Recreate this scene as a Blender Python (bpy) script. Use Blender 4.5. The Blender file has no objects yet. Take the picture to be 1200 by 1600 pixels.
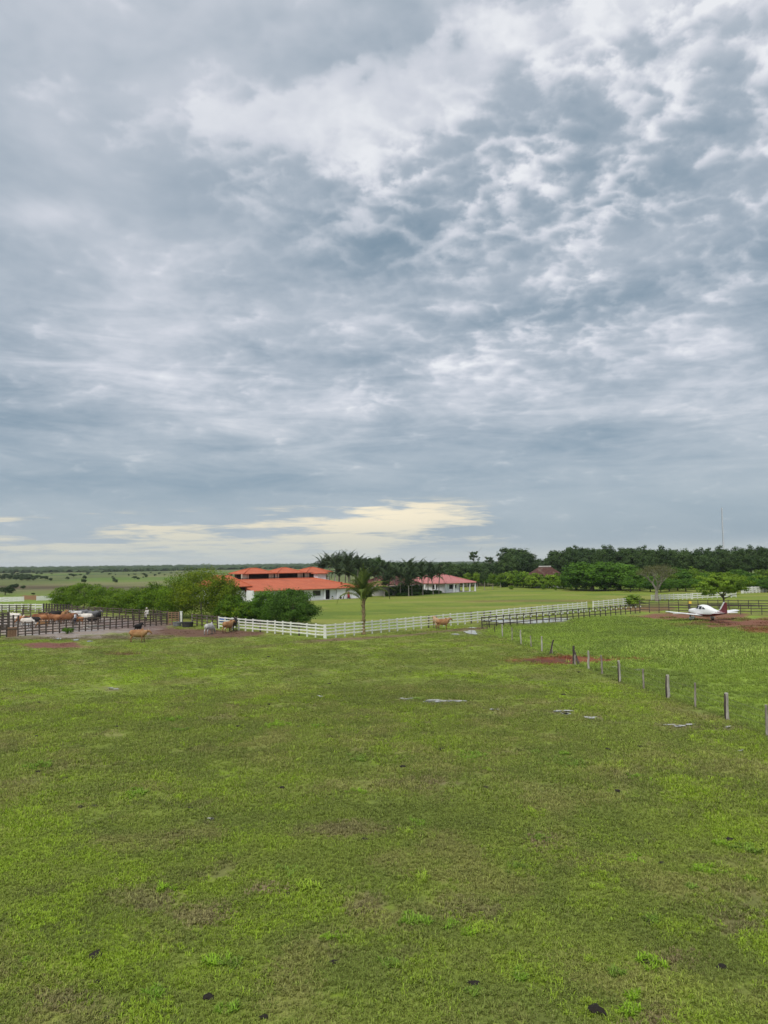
import bpy, bmesh, math, random
import numpy as np
from mathutils import Vector, Matrix

R = math.radians
scene = bpy.context.scene
COL = scene.collection

# ------------------------------------------------------------------ camera
CAM_H = 8.5
F_PX = 1156.0                      # focal length in pixels of the 1200x1600 photograph
PITCH = math.atan(79.0 / F_PX)
ROLL = 0.0115
_F = Vector((0, math.cos(PITCH), math.sin(PITCH)))
_U0 = Vector((0, -math.sin(PITCH), math.cos(PITCH)))
_R0 = Vector((1, 0, 0))
CR = (_R0 * math.cos(ROLL) - _U0 * math.sin(ROLL)).normalized()
CU = (_U0 * math.cos(ROLL) + _R0 * math.sin(ROLL)).normalized()
cam_d = bpy.data.cameras.new('camera')
cam_d.sensor_fit = 'VERTICAL'
cam_d.sensor_height = 36.0
cam_d.lens = 36.0 * F_PX / 1600.0
cam_d.clip_end = 30000
cam = bpy.data.objects.new('camera', cam_d)
COL.objects.link(cam)
_m = Matrix((CR, CU, -_F)).transposed().to_4x4()
_m.translation = Vector((0, 0, CAM_H))
cam.matrix_world = _m
scene.camera = cam

def ray(px, py):
    u = (px - 600) / F_PX
    v = (800 - py) / F_PX
    return (_F + CR * u + CU * v).normalized()

def G(px, py, z=0.0):
    """ground point seen at a pixel of the photograph"""
    d = ray(px, py)
    t = (z - CAM_H) / d.z
    return Vector((d.x * t, d.y * t, z))

def hor(px):
    return 886.0 - 0.0115 * px

def ppm(px, py):
    """pixels per metre for something standing on the ground at that pixel"""
    return (py - hor(px)) / CAM_H

def at_depth(px, Y, z=0.0):
    d = ray(px, hor(px))
    return Vector((d.x / d.y * Y, Y, z))

def proj(P):
    """numpy world -> photograph pixels"""
    rel = P - np.array([0, 0, CAM_H])
    w = rel @ np.array(_F)
    w = np.where(w < 0.5, 0.5, w)
    return 600 + F_PX * (rel @ np.array(CR)) / w, 800 - F_PX * (rel @ np.array(CU)) / w

# ------------------------------------------------------------------ view
vs = scene.view_settings
vs.view_transform = 'Standard'
vs.look = 'None'
vs.gamma = 1.0
vs.exposure = 1.0
try:
    vs.use_curve_mapping = False
except Exception:
    pass
scene.cycles.max_bounces = 6
scene.cycles.transparent_max_bounces = 6
scene.cycles.volume_bounces = 0
scene.cycles.use_denoising = True
scene.cycles.denoiser = 'OPENIMAGEDENOISE'

# ------------------------------------------------------------------ world: an overcast evening sky
SUN_EL, SUN_AZ = R(52), R(200)      # azimuth measured clockwise from +Y
world = bpy.data.worlds.new('World')
scene.world = world
world.use_nodes = True
WT = world.node_tree
WT.nodes.clear()

class NT:
    """tiny helper that writes shader maths"""
    def __init__(s, tree):
        s.t = tree
    def n(s, typ, **kw):
        nd = s.t.nodes.new(typ)
        for k, v in kw.items():
            setattr(nd, k, v)
        return nd
    def put(s, sock, v):
        if v is None:
            return
        if hasattr(v, 'is_output'):
            s.t.links.new(v, sock)
        else:
            sock.default_value = v
    def m(s, op, a, b=None, c=None, clamp=False):
        nd = s.n('ShaderNodeMath', operation=op, use_clamp=clamp)
        s.put(nd.inputs[0], a); s.put(nd.inputs[1], b)
        if c is not None: s.put(nd.inputs[2], c)
        return nd.outputs[0]
    def add(s, a, b): return s.m('ADD', a, b)
    def sub(s, a, b): return s.m('SUBTRACT', a, b)
    def mul(s, a, b): return s.m('MULTIPLY', a, b)
    def vec(s, x, y, z=0.0):
        nd = s.n('ShaderNodeCombineXYZ')
        s.put(nd.inputs[0], x); s.put(nd.inputs[1], y); s.put(nd.inputs[2], z)
        return nd.outputs[0]
    def sep(s, v):
        nd = s.n('ShaderNodeSeparateXYZ'); s.put(nd.inputs[0], v)
        return nd.outputs
    def noise(s, v, scale, detail=6, rough=.55, lac=2.0, dist=0.0, color=False, dim='3D'):
        nd = s.n('ShaderNodeTexNoise', noise_dimensions=dim)
        s.put(nd.inputs['Vector'], v); nd.inputs['Scale'].default_value = scale
        nd.inputs['Detail'].default_value = detail; nd.inputs['Roughness'].default_value = rough
        nd.inputs['Lacunarity'].default_value = lac; nd.inputs['Distortion'].default_value = dist
        return nd.outputs['Color' if color else 'Fac']
    def rng(s, v, a, b, c=0.0, d=1.0, smooth=True):
        nd = s.n('ShaderNodeMapRange', interpolation_type='SMOOTHSTEP' if smooth else 'LINEAR')
        s.put(nd.inputs[0], v)
        for i, q in enumerate((a, b, c, d)): s.put(nd.inputs[i + 1], q)
        return nd.outputs[0]
    def mix(s, f, a, b):
        nd = s.n('ShaderNodeMix', data_type='RGBA')
        s.put(nd.inputs[0], f)
        for i, q in ((6, a), (7, b)):
            if isinstance(q, (tuple, list)) and len(q) == 3: q = (*q, 1)
            s.put(nd.inputs[i], q)
        return nd.outputs[2]
    def ramp(s, f, stops):
        nd = s.n('ShaderNodeValToRGB'); s.put(nd.inputs[0], f)
        e = nd.color_ramp.elements
        while len(e) < len(stops): e.new(0.5)
        for k, (p, c) in zip(e, stops):
            k.position = p; k.color = (*c, 1)
        return nd.outputs[0]

def srgb(r, g, b):
    return tuple(((c / 255 + .055) / 1.055) ** 2.4 if c > 10 else c / 255 / 12.92 for c in (r, g, b))

w = NT(WT)
tc = w.n('ShaderNodeTexCoord').outputs['Generated']
nrm = w.n('ShaderNodeVectorMath', operation='NORMALIZE'); w.put(nrm.inputs[0], tc)
dx, dy, dz = w.sep(nrm.outputs[0])
dzc = w.m('MAXIMUM', dz, 0.0)
AZ = w.m('ARCTAN2', dx, dy)
EL = w.m('ARCSINE', dz)

def az_el(px, py):
    d = ray(px, py)
    return math.atan2(d.x, d.y), math.asin(d.z)

AE = w.vec(AZ, EL, 0.0)
def blob(px, py, rx, ry, ang=0.0):
    """soft patch of the cloud deck around a sky direction (radii in degrees, soft to the edge)"""
    a, e = az_el(px, py)
    mp = w.n('ShaderNodeMapping', vector_type='TEXTURE'); w.put(mp.inputs[0], AE)
    mp.inputs['Location'].default_value = (a, e, 0); mp.inputs['Rotation'].default_value = (0, 0, R(ang))
    mp.inputs['Scale'].default_value = (R(rx), R(ry), 1)
    dt = w.n('ShaderNodeVectorMath', operation='DOT_PRODUCT'); w.put(dt.inputs[0], mp.outputs[0]); w.put(dt.inputs[1], mp.outputs[0])
    return w.m('POWER', 0.367879, dt.outputs['Value'])

# cloud-layer coordinates: a flat deck seen in perspective
def deck(off, x0, y0, ang=0.0, sx=1.0, sy=1.0):
    den = w.add(dzc, off)
    p = w.vec(w.m('DIVIDE', dx, den), w.m('DIVIDE', dy, den), 0.0)
    mp = w.n('ShaderNodeMapping'); w.put(mp.inputs[0], p)
    mp.inputs['Location'].default_value = (x0, y0, 0)
    mp.inputs['Rotation'].default_value = (0, 0, R(ang)); mp.inputs['Scale'].default_value = (sx, sy, 1)
    return mp.outputs[0]
n_big = w.sub(w.noise(deck(.20, 3.3, 1.7), 1.7, 5, .55, dim='2D', dist=.3), 0.5)
PB = deck(.34, 7.1, 2.2)
fluff = w.noise(PB, 8.0, 6, .58, dim='2D', color=True)
n_puf = w.sub(w.sep(fluff)[0], .5)
fl_s = w.n('ShaderNodeVectorMath', operation='SCALE'); fl_s.inputs[3].default_value = .13; w.put(fl_s.inputs[0], fluff)
fl_a = w.n('ShaderNodeVectorMath', operation='ADD'); w.put(fl_a.inputs[0], deck(.30, 1.3, 5.2, -28, 1.0, 1.35)); w.put(fl_a.inputs[1], fl_s.outputs[0])
vor = w.n('ShaderNodeTexVoronoi', voronoi_dimensions='2D', feature='SMOOTH_F1'); vor.inputs['Scale'].default_value = 17.0; vor.inputs['Smoothness'].default_value = .55
vor.inputs['Detail'].default_value = 1.0; vor.inputs['Roughness'].default_value = .5
w.put(vor.inputs['Vector'], fl_a.outputs[0])
n_vor = w.sub(vor.outputs['Distance'], .42)      # round dark lumps, light between them

# where the deck is thin (lighter) or thick (darker)
L = w.add(0.60, 0.0)
for amp, args in (
    (.20, (1000, 395, 9, 1.8, 8)), (.16, (820, 545, 11, 1.6, 5)), (.10, (1180, 650, 5, 3, 0)), (.10, (520, 500, 9, 2.0, 0)),
    (.09, (30, 200, 4, 3, -20)), (.17, (80, 335, 3.0, .9, 12)), (.17, (420, 630, 10, 2.2, 0)), (.14, (150, 690, 5, 1.0, 5)),
    (.12, (640, 630, 8, 1.2, 3)), (.08, (300, 60, 8, 4, 0)), (.10, (250, 450, 5, 1.3, -15)),
    (.04, (160, 120, 12, 8, 0)), (-.14, (430, 320, 11, 3.0, -6)), (-.17, (640, 390, 9, 3.2, 8)), (-.12, (900, 480, 11, 1.6, 6)),
    (-.22, (40, 650, 8, 2.2, 3)), (-.18, (180, 755, 22, 1.7, 0)), (-.14, (340, 700, 4.5, .8, -4)), (-.05, (950, 690, 20, 3.0, 0)),
    (-.16, (1080, 820, 16, 1.6, 0)), (-.15, (390, 540, 2.6, .7, -22)), (-.08, (700, 700, 12, 2, 0)), (-.12, (1080, 580, 9, 1.2, 2)),
    (-.08, (560, 560, 8, .8, 4)), (-.10, (20, 590, 3, .7, 0)), (-.12, (640, 830, 6, .7, 3)),
):
    L = w.m('MULTIPLY_ADD', blob(*args), amp, L)
calm = w.rng(EL, R(4), R(14), 0.25, 1.0)
L = w.add(L, w.mul(w.mul(n_big, 0.85), calm))
# bright opening high up, with soft puffy edges
opn = w.add(w.add(w.mul(blob(500, 165, 8, 3.4, 10), .9), w.mul(blob(690, 140, 6.5, 3.0, 35), .95)), w.add(w.mul(blob(980, 10, 9, 2.4, 8), 1.0), w.mul(blob(330, 200, 7, 3, -8), .35)))
opn = w.sub(opn, w.add(w.mul(blob(460, 105, 2.4, .9, 22), .62), w.mul(blob(590, 40, 5.2, 1.5, 12), .85)))
opn = w.sub(opn, w.add(w.mul(blob(575, 127, .9, .7, 0), .55), w.mul(blob(715, 70, 1.2, .7, 20), .5)))
ope = w.add(w.add(opn, w.mul(n_vor, .5)), w.mul(n_puf, 1.5))
L = w.add(L, w.mul(w.rng(opn, .05, .95), .12))
L = w.add(L, w.mul(w.rng(ope, .25, .85), .17))
# mottled sheet in the upper right and across the middle: small bright chinks
mot = w.m('MINIMUM', w.add(w.add(blob(1050, 200, 17, 9, 15), w.mul(blob(700, 300, 14, 4.0, 8), .62)), w.mul(blob(850, 520, 16, 3.4, 5), .40)), 1.05)
chink = w.rng(w.add(w.add(w.mul(n_vor, .42), w.mul(n_puf, 1.05)), w.mul(n_big, .5)), -.05, .36)
L = w.add(L, w.mul(mot, w.sub(w.mul(chink, .33), .09)))
L = w.add(L, w.mul(w.mul(w.add(n_puf, w.mul(n_vor, .3)), w.sub(w.add(w.mul(mot, .26), .19), w.mul(blob(90, 170, 15, 11, 0), .13))), calm))
L = w.add(L, w.rng(EL, R(32), R(75), 0.0, 0.30))
# long flat streaks low over the horizon
S1 = w.vec(w.mul(AZ, 9.0), w.mul(EL, 95.0), 3.1)
st = w.noise(S1, 1.0, 5, .62, dim='2D', dist=.2)
S3 = w.vec(w.mul(AZ, 16.0), w.mul(EL, 150.0), 9.4)
st3 = w.noise(S3, 1.0, 4, .6, dim='2D', dist=.3)
S2 = w.vec(w.mul(AZ, 5.0), w.mul(EL, 30.0), 7.7)
st2 = w.sub(w.noise(S2, 1.3, 5, .62, dim='2D', dist=.4), .5)
lowband = w.mul(w.rng(EL, R(3), R(7)), w.rng(EL, R(24), R(12)))
L = w.add(L, w.mul(w.mul(st2, .50), lowband))
cloud = w.ramp(L, [(0.0, srgb(102, 125, 144)), (.22, srgb(123, 145, 162)), (.42, srgb(149, 165, 179)), (.62, srgb(179, 189, 200)),
                   (.82, srgb(211, 215, 224)), (1.0, srgb(238, 240, 244))])
# bluer and calmer toward the horizon
lowt = w.rng(EL, R(14), R(4), 0.0, 1.0)
cloud = w.mix(w.mul(lowt, .7), cloud, w.ramp(L, [(0.0, srgb(112, 140, 164)), (.35, srgb(143, 163, 179)), (.7, srgb(176, 188, 196)), (1, srgb(208, 211, 208))]))
# gap under the deck: warm light low down, crossed by flat blue grey clouds
gap = w.add(w.mul(blob(280, 846, 20, 2.0, 0), .86), w.mul(blob(630, 812, 8.0, 1.6, 0), .66))
env = w.rng(gap, .12, .42)
gap = w.sub(gap, w.mul(blob(1040, 800, 8, 3.5, 0), .6))
for amp, args in ((.9, (330, 810, 6.0, .50, 1)), (1.0, (70, 828, 5.0, .75, 0)), (.8, (410, 834, 5.0, .42, 0)), (.75, (520, 806, 3.0, .34, -3)), (.85, (495, 776, 3.0, .45, 4)), (.6, (190, 846, 6, .30, 0)),
                  (1.0, (890, 812, 5.5, .9, 0)), (.7, (720, 830, 6.0, .36, 1)), (.6, (565, 781, 1.6, .35, 0)), (.5, (630, 792, 1.0, .22, 0)), (.5, (250, 865, 9, .2, 0)), (.5, (40, 790, 7, .6, 0))):
    gap = w.m('MULTIPLY_ADD', blob(*args), -amp, gap)
gedge = w.add(w.add(gap, w.mul(w.sub(st, .5), 1.9)), w.mul(w.sub(st3, .5), 1.5))
gmask = w.mul(w.rng(gedge, -.02, .80), env)
warm = w.mix(w.rng(EL, R(0.6), R(3.8)), srgb(203, 206, 198), srgb(232, 223, 200))
warm = w.mix(w.mul(blob(590, 800, 8, 1.2, 0), .85), warm, srgb(252, 239, 211))
sky_c = w.mix(gmask, cloud, warm)
hz = w.rng(EL, R(1.6), R(0.0), 0.0, .85)
sky_c = w.mix(hz, sky_c, srgb(198, 205, 201))
# clear air above the deck shows through a little
ns = w.n('ShaderNodeTexSky', sky_type='NISHITA')
ns.sun_disc = False
ns.sun_elevation = SUN_EL
ns.sun_rotation = SUN_AZ
nsc = w.n('ShaderNodeVectorMath', operation='SCALE'); nsc.inputs[3].default_value = 0.14
w.put(nsc.inputs[0], ns.outputs[0])
sky_c = w.mix(0.94, nsc.outputs[0], sky_c)
bg = w.n('ShaderNodeBackground'); bg.inputs[1].default_value = 0.5
w.put(bg.inputs[0], sky_c)
wo = w.n('ShaderNodeOutputWorld'); WT.links.new(bg.outputs[0], wo.inputs[0])
world.cycles.sampling_method = 'MANUAL'
world.cycles.sample_map_resolution = 512

# ------------------------------------------------------------------ sun behind the cloud deck
sun_d = bpy.data.lights.new('sun', 'SUN')
sun_d.energy = 1.5
sun_d.angle = R(24)
sun_d.color = (1.0, .965, .91)
sun = bpy.data.objects.new('sun', sun_d)
COL.objects.link(sun)
_sd = Vector((math.sin(SUN_AZ) * math.cos(SUN_EL), math.cos(SUN_AZ) * math.cos(SUN_EL), math.sin(SUN_EL)))
sun.rotation_euler = _sd.to_track_quat('Z', 'Y').to_euler()

# ------------------------------------------------------------------ helpers
def tag(o, label=None, cat=None, group=None, kind=None):
    if label: o['label'] = label
    if cat: o['category'] = cat
    if group: o['group'] = group
    if kind: o['kind'] = kind
    return o

def thing(name, label, cat, loc=(0, 0, 0), rz=0.0, group=None):
    o = bpy.data.objects.new(name, None)
    o.empty_display_size = 0.3
    COL.objects.link(o)
    o.location = loc
    o.rotation_euler = (0, 0, rz)
    return tag(o, label, cat, group)

def ob(name, me, mat=None, parent=None, loc=None, rot=None, scale=None):
    o = bpy.data.objects.new(name, me)
    COL.objects.link(o)
    if mat is not None and not me.materials:
        me.materials.append(mat)
    if parent is not None: o.parent = parent
    if loc is not None: o.location = loc
    if rot is not None: o.rotation_euler = rot
    if scale is not None: o.scale = scale
    return o

def copy_tree(root, loc, rz=0.0, sc=1.0, label=None, group=None):
    r = root.copy(); COL.objects.link(r)
    r.location = loc; r.rotation_euler = (0, 0, rz)
    r.scale = sc if isinstance(sc, (tuple, list)) else (sc, sc, sc)
    if label: r['label'] = label
    if group: r['group'] = group
    for ch in root.children:
        c = ch.copy(); COL.objects.link(c); c.parent = r
        for g in ch.children:
            d = g.copy(); COL.objects.link(d); d.parent = c
    return r

def np_mesh(name, V, Fq, mats=(), midx=None, smooth=False):
    """V (n,3), Fq (m,k) array or list of polygons"""
    me = bpy.data.meshes.new(name)
    V = np.asarray(V, dtype=np.float32)
    me.vertices.add(len(V)); me.vertices.foreach_set('co', V.ravel())
    if isinstance(Fq, np.ndarray):
        k = Fq.shape[1]
        me.loops.add(Fq.size); me.loops.foreach_set('vertex_index', Fq.astype(np.int32).ravel())
        me.polygons.add(len(Fq))
        me.polygons.foreach_set('loop_start', np.arange(0, Fq.size, k, dtype=np.int32))
        npoly = len(Fq)
    else:
        flat = [i for f in Fq for i in f]
        st_ = np.cumsum([0] + [len(f) for f in Fq])[:-1]
        me.loops.add(len(flat)); me.loops.foreach_set('vertex_index', np.array(flat, dtype=np.int32))
        me.polygons.add(len(Fq)); me.polygons.foreach_set('loop_start', st_.astype(np.int32))
        npoly = len(Fq)
    for m_ in mats: me.materials.append(m_)
    if midx is not None: me.polygons.foreach_set('material_index', np.asarray(midx, dtype=np.int32))
    me.polygons.foreach_set('use_smooth', np.full(npoly, bool(smooth)))
    me.update(calc_edges=True)
    return me

class MB:
    """collects simple solids into one mesh"""
    def __init__(s): s.v = []; s.f = []
    def poly(s, pts, faces):
        b = len(s.v); s.v += [tuple(p) for p in pts]; s.f += [tuple(i + b for i in f) for f in faces]
    def box(s, x0, x1, y0, y1, z0, z1):
        s.poly([(x0, y0, z0), (x1, y0, z0), (x1, y1, z0), (x0, y1, z0), (x0, y0, z1), (x1, y0, z1), (x1, y1, z1), (x0, y1, z1)],
               [(0, 3, 2, 1), (4, 5, 6, 7), (0, 1, 5, 4), (1, 2, 6, 5), (2, 3, 7, 6), (3, 0, 4, 7)])
        return s
    def tube(s, pts, rad, seg=8, cap=True):
        """rad: number or (a,b) per point"""
        pts = [Vector(p) for p in pts]; n = len(pts); base = len(s.v)
        up = None
        for i, p in enumerate(pts):
            t = (pts[min(i + 1, n - 1)] - pts[max(i - 1, 0)]).normalized()
            if up is None:
                up = Vector((0, 0, 1)) if abs(t.z) < .9 else Vector((1, 0, 0))
            a = t.cross(up)
            a = a.normalized() if a.length > 1e-5 else Vector((1, 0, 0))
            b = a.cross(t).normalized(); up = b
            r = rad[i] if isinstance(rad, (list, tuple)) else rad
            ra, rb = r if isinstance(r, (list, tuple)) else (r, r)
            for k in range(seg):
                q = 2 * math.pi * k / seg
                s.v.append(tuple(p + a * (math.cos(q) * ra) + b * (math.sin(q) * rb)))
        for i in range(n - 1):
            for k in range(seg):
                k2 = (k + 1) % seg
                s.f.append((base + i * seg + k, base + i * seg + k2, base + (i + 1) * seg + k2, base + (i + 1) * seg + k))
        if cap:
            s.f.append(tuple(base + k for k in range(seg))[::-1])
            s.f.append(tuple(base + (n - 1) * seg + k for k in range(seg)))
        return s
    def mesh(s, name, mat=None, smooth=False):
        return np_mesh(name, np.array(s.v), s.f, [mat] if mat else [], smooth=smooth)

def remeshed(mb, voxel, name, smooth_it=2):
    """one continuous skin over a set of overlapping tubes"""
    me = mb.mesh(name + '_src')
    bm = bmesh.new(); bm.from_mesh(me); bmesh.ops.recalc_face_normals(bm, faces=bm.faces); bm.to_mesh(me); bm.free()
    o = bpy.data.objects.new('tmp', me); COL.objects.link(o)
    r = o.modifiers.new('r', 'REMESH'); r.mode = 'VOXEL'; r.voxel_size = voxel; r.use_smooth_shade = True
    if smooth_it:
        sm = o.modifiers.new('s', 'SMOOTH'); sm.factor = .5; sm.iterations = smooth_it
    dg = bpy.context.evaluated_depsgraph_get(); dg.update()
    out = bpy.data.meshes.new_from_object(o.evaluated_get(dg)); out.name = name
    out.polygons.foreach_set('use_smooth', np.full(len(out.polygons), True))
    bpy.data.objects.remove(o); bpy.data.meshes.remove(me)
    return out

# numpy noise
def vnoise(x, y, seed=0):
    xi = np.floor(x).astype(np.int64); yi = np.floor(y).astype(np.int64)
    fx = x - xi; fy = y - yi
    fx = fx * fx * (3 - 2 * fx); fy = fy * fy * (3 - 2 * fy)
    def h(a, b):
        q = (a * 374761393 + b * 668265263 + seed * 974634777) & 0xffffffff
        q = ((q ^ (q >> 13)) * 1274126177) & 0xffffffff
        return ((q ^ (q >> 16)) & 0xffff) / 65535.0
    return (h(xi, yi) * (1 - fx) + h(xi + 1, yi) * fx) * (1 - fy) + (h(xi, yi + 1) * (1 - fx) + h(xi + 1, yi + 1) * fx) * fy
def fbm(x, y, oct=4, seed=0, rough=.5):
    t = 0; a = 1; s_ = 0
    for i in range(oct):
        t = t + a * vnoise(x * 2 ** i + 17.3 * i, y * 2 ** i - 9.1 * i, seed + i); s_ += a; a *= rough
    return t / s_
def sstep(a, b, x):
    t = np.clip((x - a) / (b - a), 0, 1)
    return t * t * (3 - 2 * t)

# ------------------------------------------------------------------ materials
def mat_base(name):
    m_ = bpy.data.materials.new(name); m_.use_nodes = True
    t = m_.node_tree; t.nodes.clear()
    k = NT(t)
    out = k.n('ShaderNodeOutputMaterial')
    return m_, k, out

def surf(name, c1, c2, scale=4.0, rough=.8, detail=4, bump=0.0, bscale=None, stretch=(1, 1, 1), spec=.3, metal=0.0, coords='Object', c3=None, lo=.35, hi=.65):
    """a worn surface: two or three real colours broken up by noise"""
    m_, k, out = mat_base(name)
    tcn = k.n('ShaderNodeTexCoord').outputs[coords]
    mp = k.n('ShaderNodeMapping'); k.put(mp.inputs[0], tcn); mp.inputs['Scale'].default_value = stretch
    n1 = k.noise(mp.outputs[0], scale, detail, .6)
    c = k.mix(k.rng(n1, lo, hi), c1, c2)
    if c3 is not None:
        n2 = k.noise(mp.outputs[0], scale * .31, 3, .6)
        c = k.mix(k.rng(n2, .52, .68), c, c3)
    b = k.n('ShaderNodeBsdfPrincipled'); k.put(b.inputs['Base Color'], c)
    b.inputs['Roughness'].default_value = rough; b.inputs['Metallic'].default_value = metal
    b.inputs['Specular IOR Level'].default_value = spec
    if bump:
        bn = k.n('ShaderNodeBump'); bn.inputs['Strength'].default_value = bump; bn.inputs['Distance'].default_value = .03
        k.put(bn.inputs['Height'], k.noise(mp.outputs[0], bscale or scale * 3, 4, .6)); k.put(b.inputs['Normal'], bn.outputs[0])
    k.t.links.new(b.outputs[0], out.inputs[0])
    return m_

def leafmat(name, c_dark, c_light, c_old=None, trans=.24, nscale=.5):
    """leaves: per-leaf and per-tree variation, some light comes through"""
    m_, k, out = mat_base(name)
    at = k.n('ShaderNodeAttribute', attribute_name='rnd')
    oi = k.n('ShaderNodeObjectInfo').outputs['Random']
    geo = k.n('ShaderNodeNewGeometry').outputs['Position']
    n1 = k.noise(geo, nscale, 3, .6)
    f = k.add(k.mul(at.outputs['Fac'], .55), k.mul(k.sub(n1, .5), 1.3))
    f = k.add(f, k.mul(k.sub(oi, .5), .35))
    c = k.mix(k.m('ADD', f, .12, clamp=True), c_dark, c_light)
    if c_old: c = k.mix(k.mul(k.rng(at.outputs['Fac'], .90, .97), .45), c, c_old)
    d = k.n('ShaderNodeBsdfPrincipled'); k.put(d.inputs['Base Color'], c); d.inputs['Roughness'].default_value = .6
    d.inputs['Specular IOR Level'].default_value = .12
    tr = k.n('ShaderNodeBsdfTranslucent'); k.put(tr.inputs[0], c)
    mx = k.n('ShaderNodeMixShader'); mx.inputs[0].default_value = trans
    k.t.links.new(d.outputs[0], mx.inputs[1]); k.t.links.new(tr.outputs[0], mx.inputs[2]); k.t.links.new(mx.outputs[0], out.inputs[0])
    return m_

M = {}
M['white'] = surf('white_paint', (.78, .78, .73), (.66, .67, .60), 3.0, .6, bump=.1, c3=(.55, .54, .45))
M['white_far'] = surf('white_paint_old', (.72, .72, .68), (.6, .6, .55), 1.5, .7)
M['wood_brown'] = surf('weathered_board', (.055, .040, .031), (.105, .078, .060), 3, .9, bump=.3, stretch=(1, 1, 1), c3=(.15, .12, .095))
M['wood_dark'] = surf('dark_board', (.038, .034, .030), (.075, .062, .052), 3, .9, bump=.3, c3=(.09, .07, .055))
M['wood_grey'] = surf('grey_post', (.20, .17, .14), (.34, .31, .26), 5, .9, bump=.6, stretch=(1, 1, .25), c3=(.11, .09, .07))
M['wood_pale'] = surf('pale_post', (.30, .28, .235), (.48, .455, .40), 5, .9, bump=.5, stretch=(1, 1, .25), c3=(.22, .19, .15))
M['wood_old'] = surf('dark_post', (.045, .035, .03), (.10, .08, .065), 5, .95, bump=.6, stretch=(1, 1, .25))
M['wood_red'] = surf('brown_gate', (.19, .11, .06), (.27, .17, .10), 4, .85, bump=.3)
M['wire'] = surf('fence_wire', (.18, .17, .16), (.28, .25, .22), 6, .5, metal=.6)
M['plaster'] = surf('white_plaster', (.74, .75, .76), (.66, .67, .68), .5, .85, bump=.1, c3=(.58, .58, .57))
M['plaster_cream'] = surf('cream_plaster', (.62, .60, .50), (.52, .50, .42), .6, .85, bump=.1)
M['plaster_grey'] = surf('grey_plaster', (.46, .44, .42), (.36, .34, .32), .6, .9, bump=.15, c3=(.28, .25, .22))
M['dark_wood'] = surf('dark_timber', (.030, .020, .015), (.055, .036, .026), 2, .7, bump=.2)
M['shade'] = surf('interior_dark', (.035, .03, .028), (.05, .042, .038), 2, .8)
M['glass'] = surf('window_glass', (.02, .025, .03), (.03, .035, .04), 1, .06, spec=.6)
M['concrete'] = surf('concrete', (.34, .32, .29), (.44, .42, .38), 2, .9, bump=.2)
M['thatch'] = surf('old_brown_roof', (.055, .026, .020), (.095, .042, .032), 2.5, .95, bump=.6, c3=(.13, .085, .065), stretch=(1, 1, .6))
M['red_paint'] = surf('red_paint', (.42, .035, .05), (.34, .03, .04), 4, .5)
M['blue_plastic'] = surf('blue_plastic', (.02, .06, .22), (.03, .08, .26), 4, .45)
M['rubber'] = surf('rubber', (.03, .03, .032), (.055, .052, .05), 6, .8, bump=.2)
M['tub'] = surf('grey_tub', (.13, .13, .14), (.2, .2, .21), 4, .6)
M['galv'] = surf('galvanised_steel', (.42, .43, .44), (.5, .51, .52), 4, .45, metal=.7)
M['bark'] = surf('bark', (.10, .08, .06), (.20, .17, .13), 4, .95, bump=.7, stretch=(1, 1, .3))
M['bark_pale'] = surf('pale_bark', (.30, .27, .23), (.20, .18, .15), 4, .9, bump=.5, stretch=(1, 1, .3))
M['palm_trunk'] = surf('palm_bark', (.16, .115, .06), (.30, .23, .12), 4, .95, bump=.8, stretch=(.6, .6, 2.2), c3=(.06, .045, .03))
M['palm_grey'] = surf('palm_grey_bark', (.16, .14, .12), (.26, .24, .2), 3, .95, bump=.5, stretch=(.5, .5, 3))
M['dung'] = surf('dung', (.014, .011, .008), (.035, .027, .019), 20, .9, bump=.8)
M['yellow'] = surf('yellow_paint', (.75, .52, .08), (.68, .46, .06), 6, .5)

M['leaf_citrus'] = leafmat('citrus_leaf', (.040, .095, .005), (.185, .310, .014), (.34, .33, .02))
M['leaf_yellow'] = leafmat('yellowing_leaf', (.048, .095, .005), (.225, .300, .014), (.38, .26, .02))
M['leaf_dark'] = leafmat('dark_leaf', (.024, .062, .008), (.090, .180, .022))
M['leaf_mango'] = leafmat('mango_leaf', (.034, .092, .008), (.130, .260, .022))
M['leaf_wood'] = leafmat('woodland_leaf', (0.028, 0.059, 0.019), (0.101, 0.163, 0.043))
M['leaf_fresh'] = leafmat('fresh_leaf', (.070, .140, .010), (.235, .350, .028))
M['leaf_olive'] = leafmat('thin_olive_leaf', (0.077, 0.088, 0.033), (0.165, 0.171, 0.066))
M['leaf_far'] = leafmat('far_leaf', (.040, .070, .030), (.090, .130, .048))
M['frond'] = leafmat('palm_frond', (0.056, 0.094, 0.018), (0.213, 0.263, 0.056), (0.375, 0.325, 0.088))
M['frond_dark'] = leafmat('dark_palm_frond', (0.025, 0.046, 0.022), (0.085, 0.124, 0.046))

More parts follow.
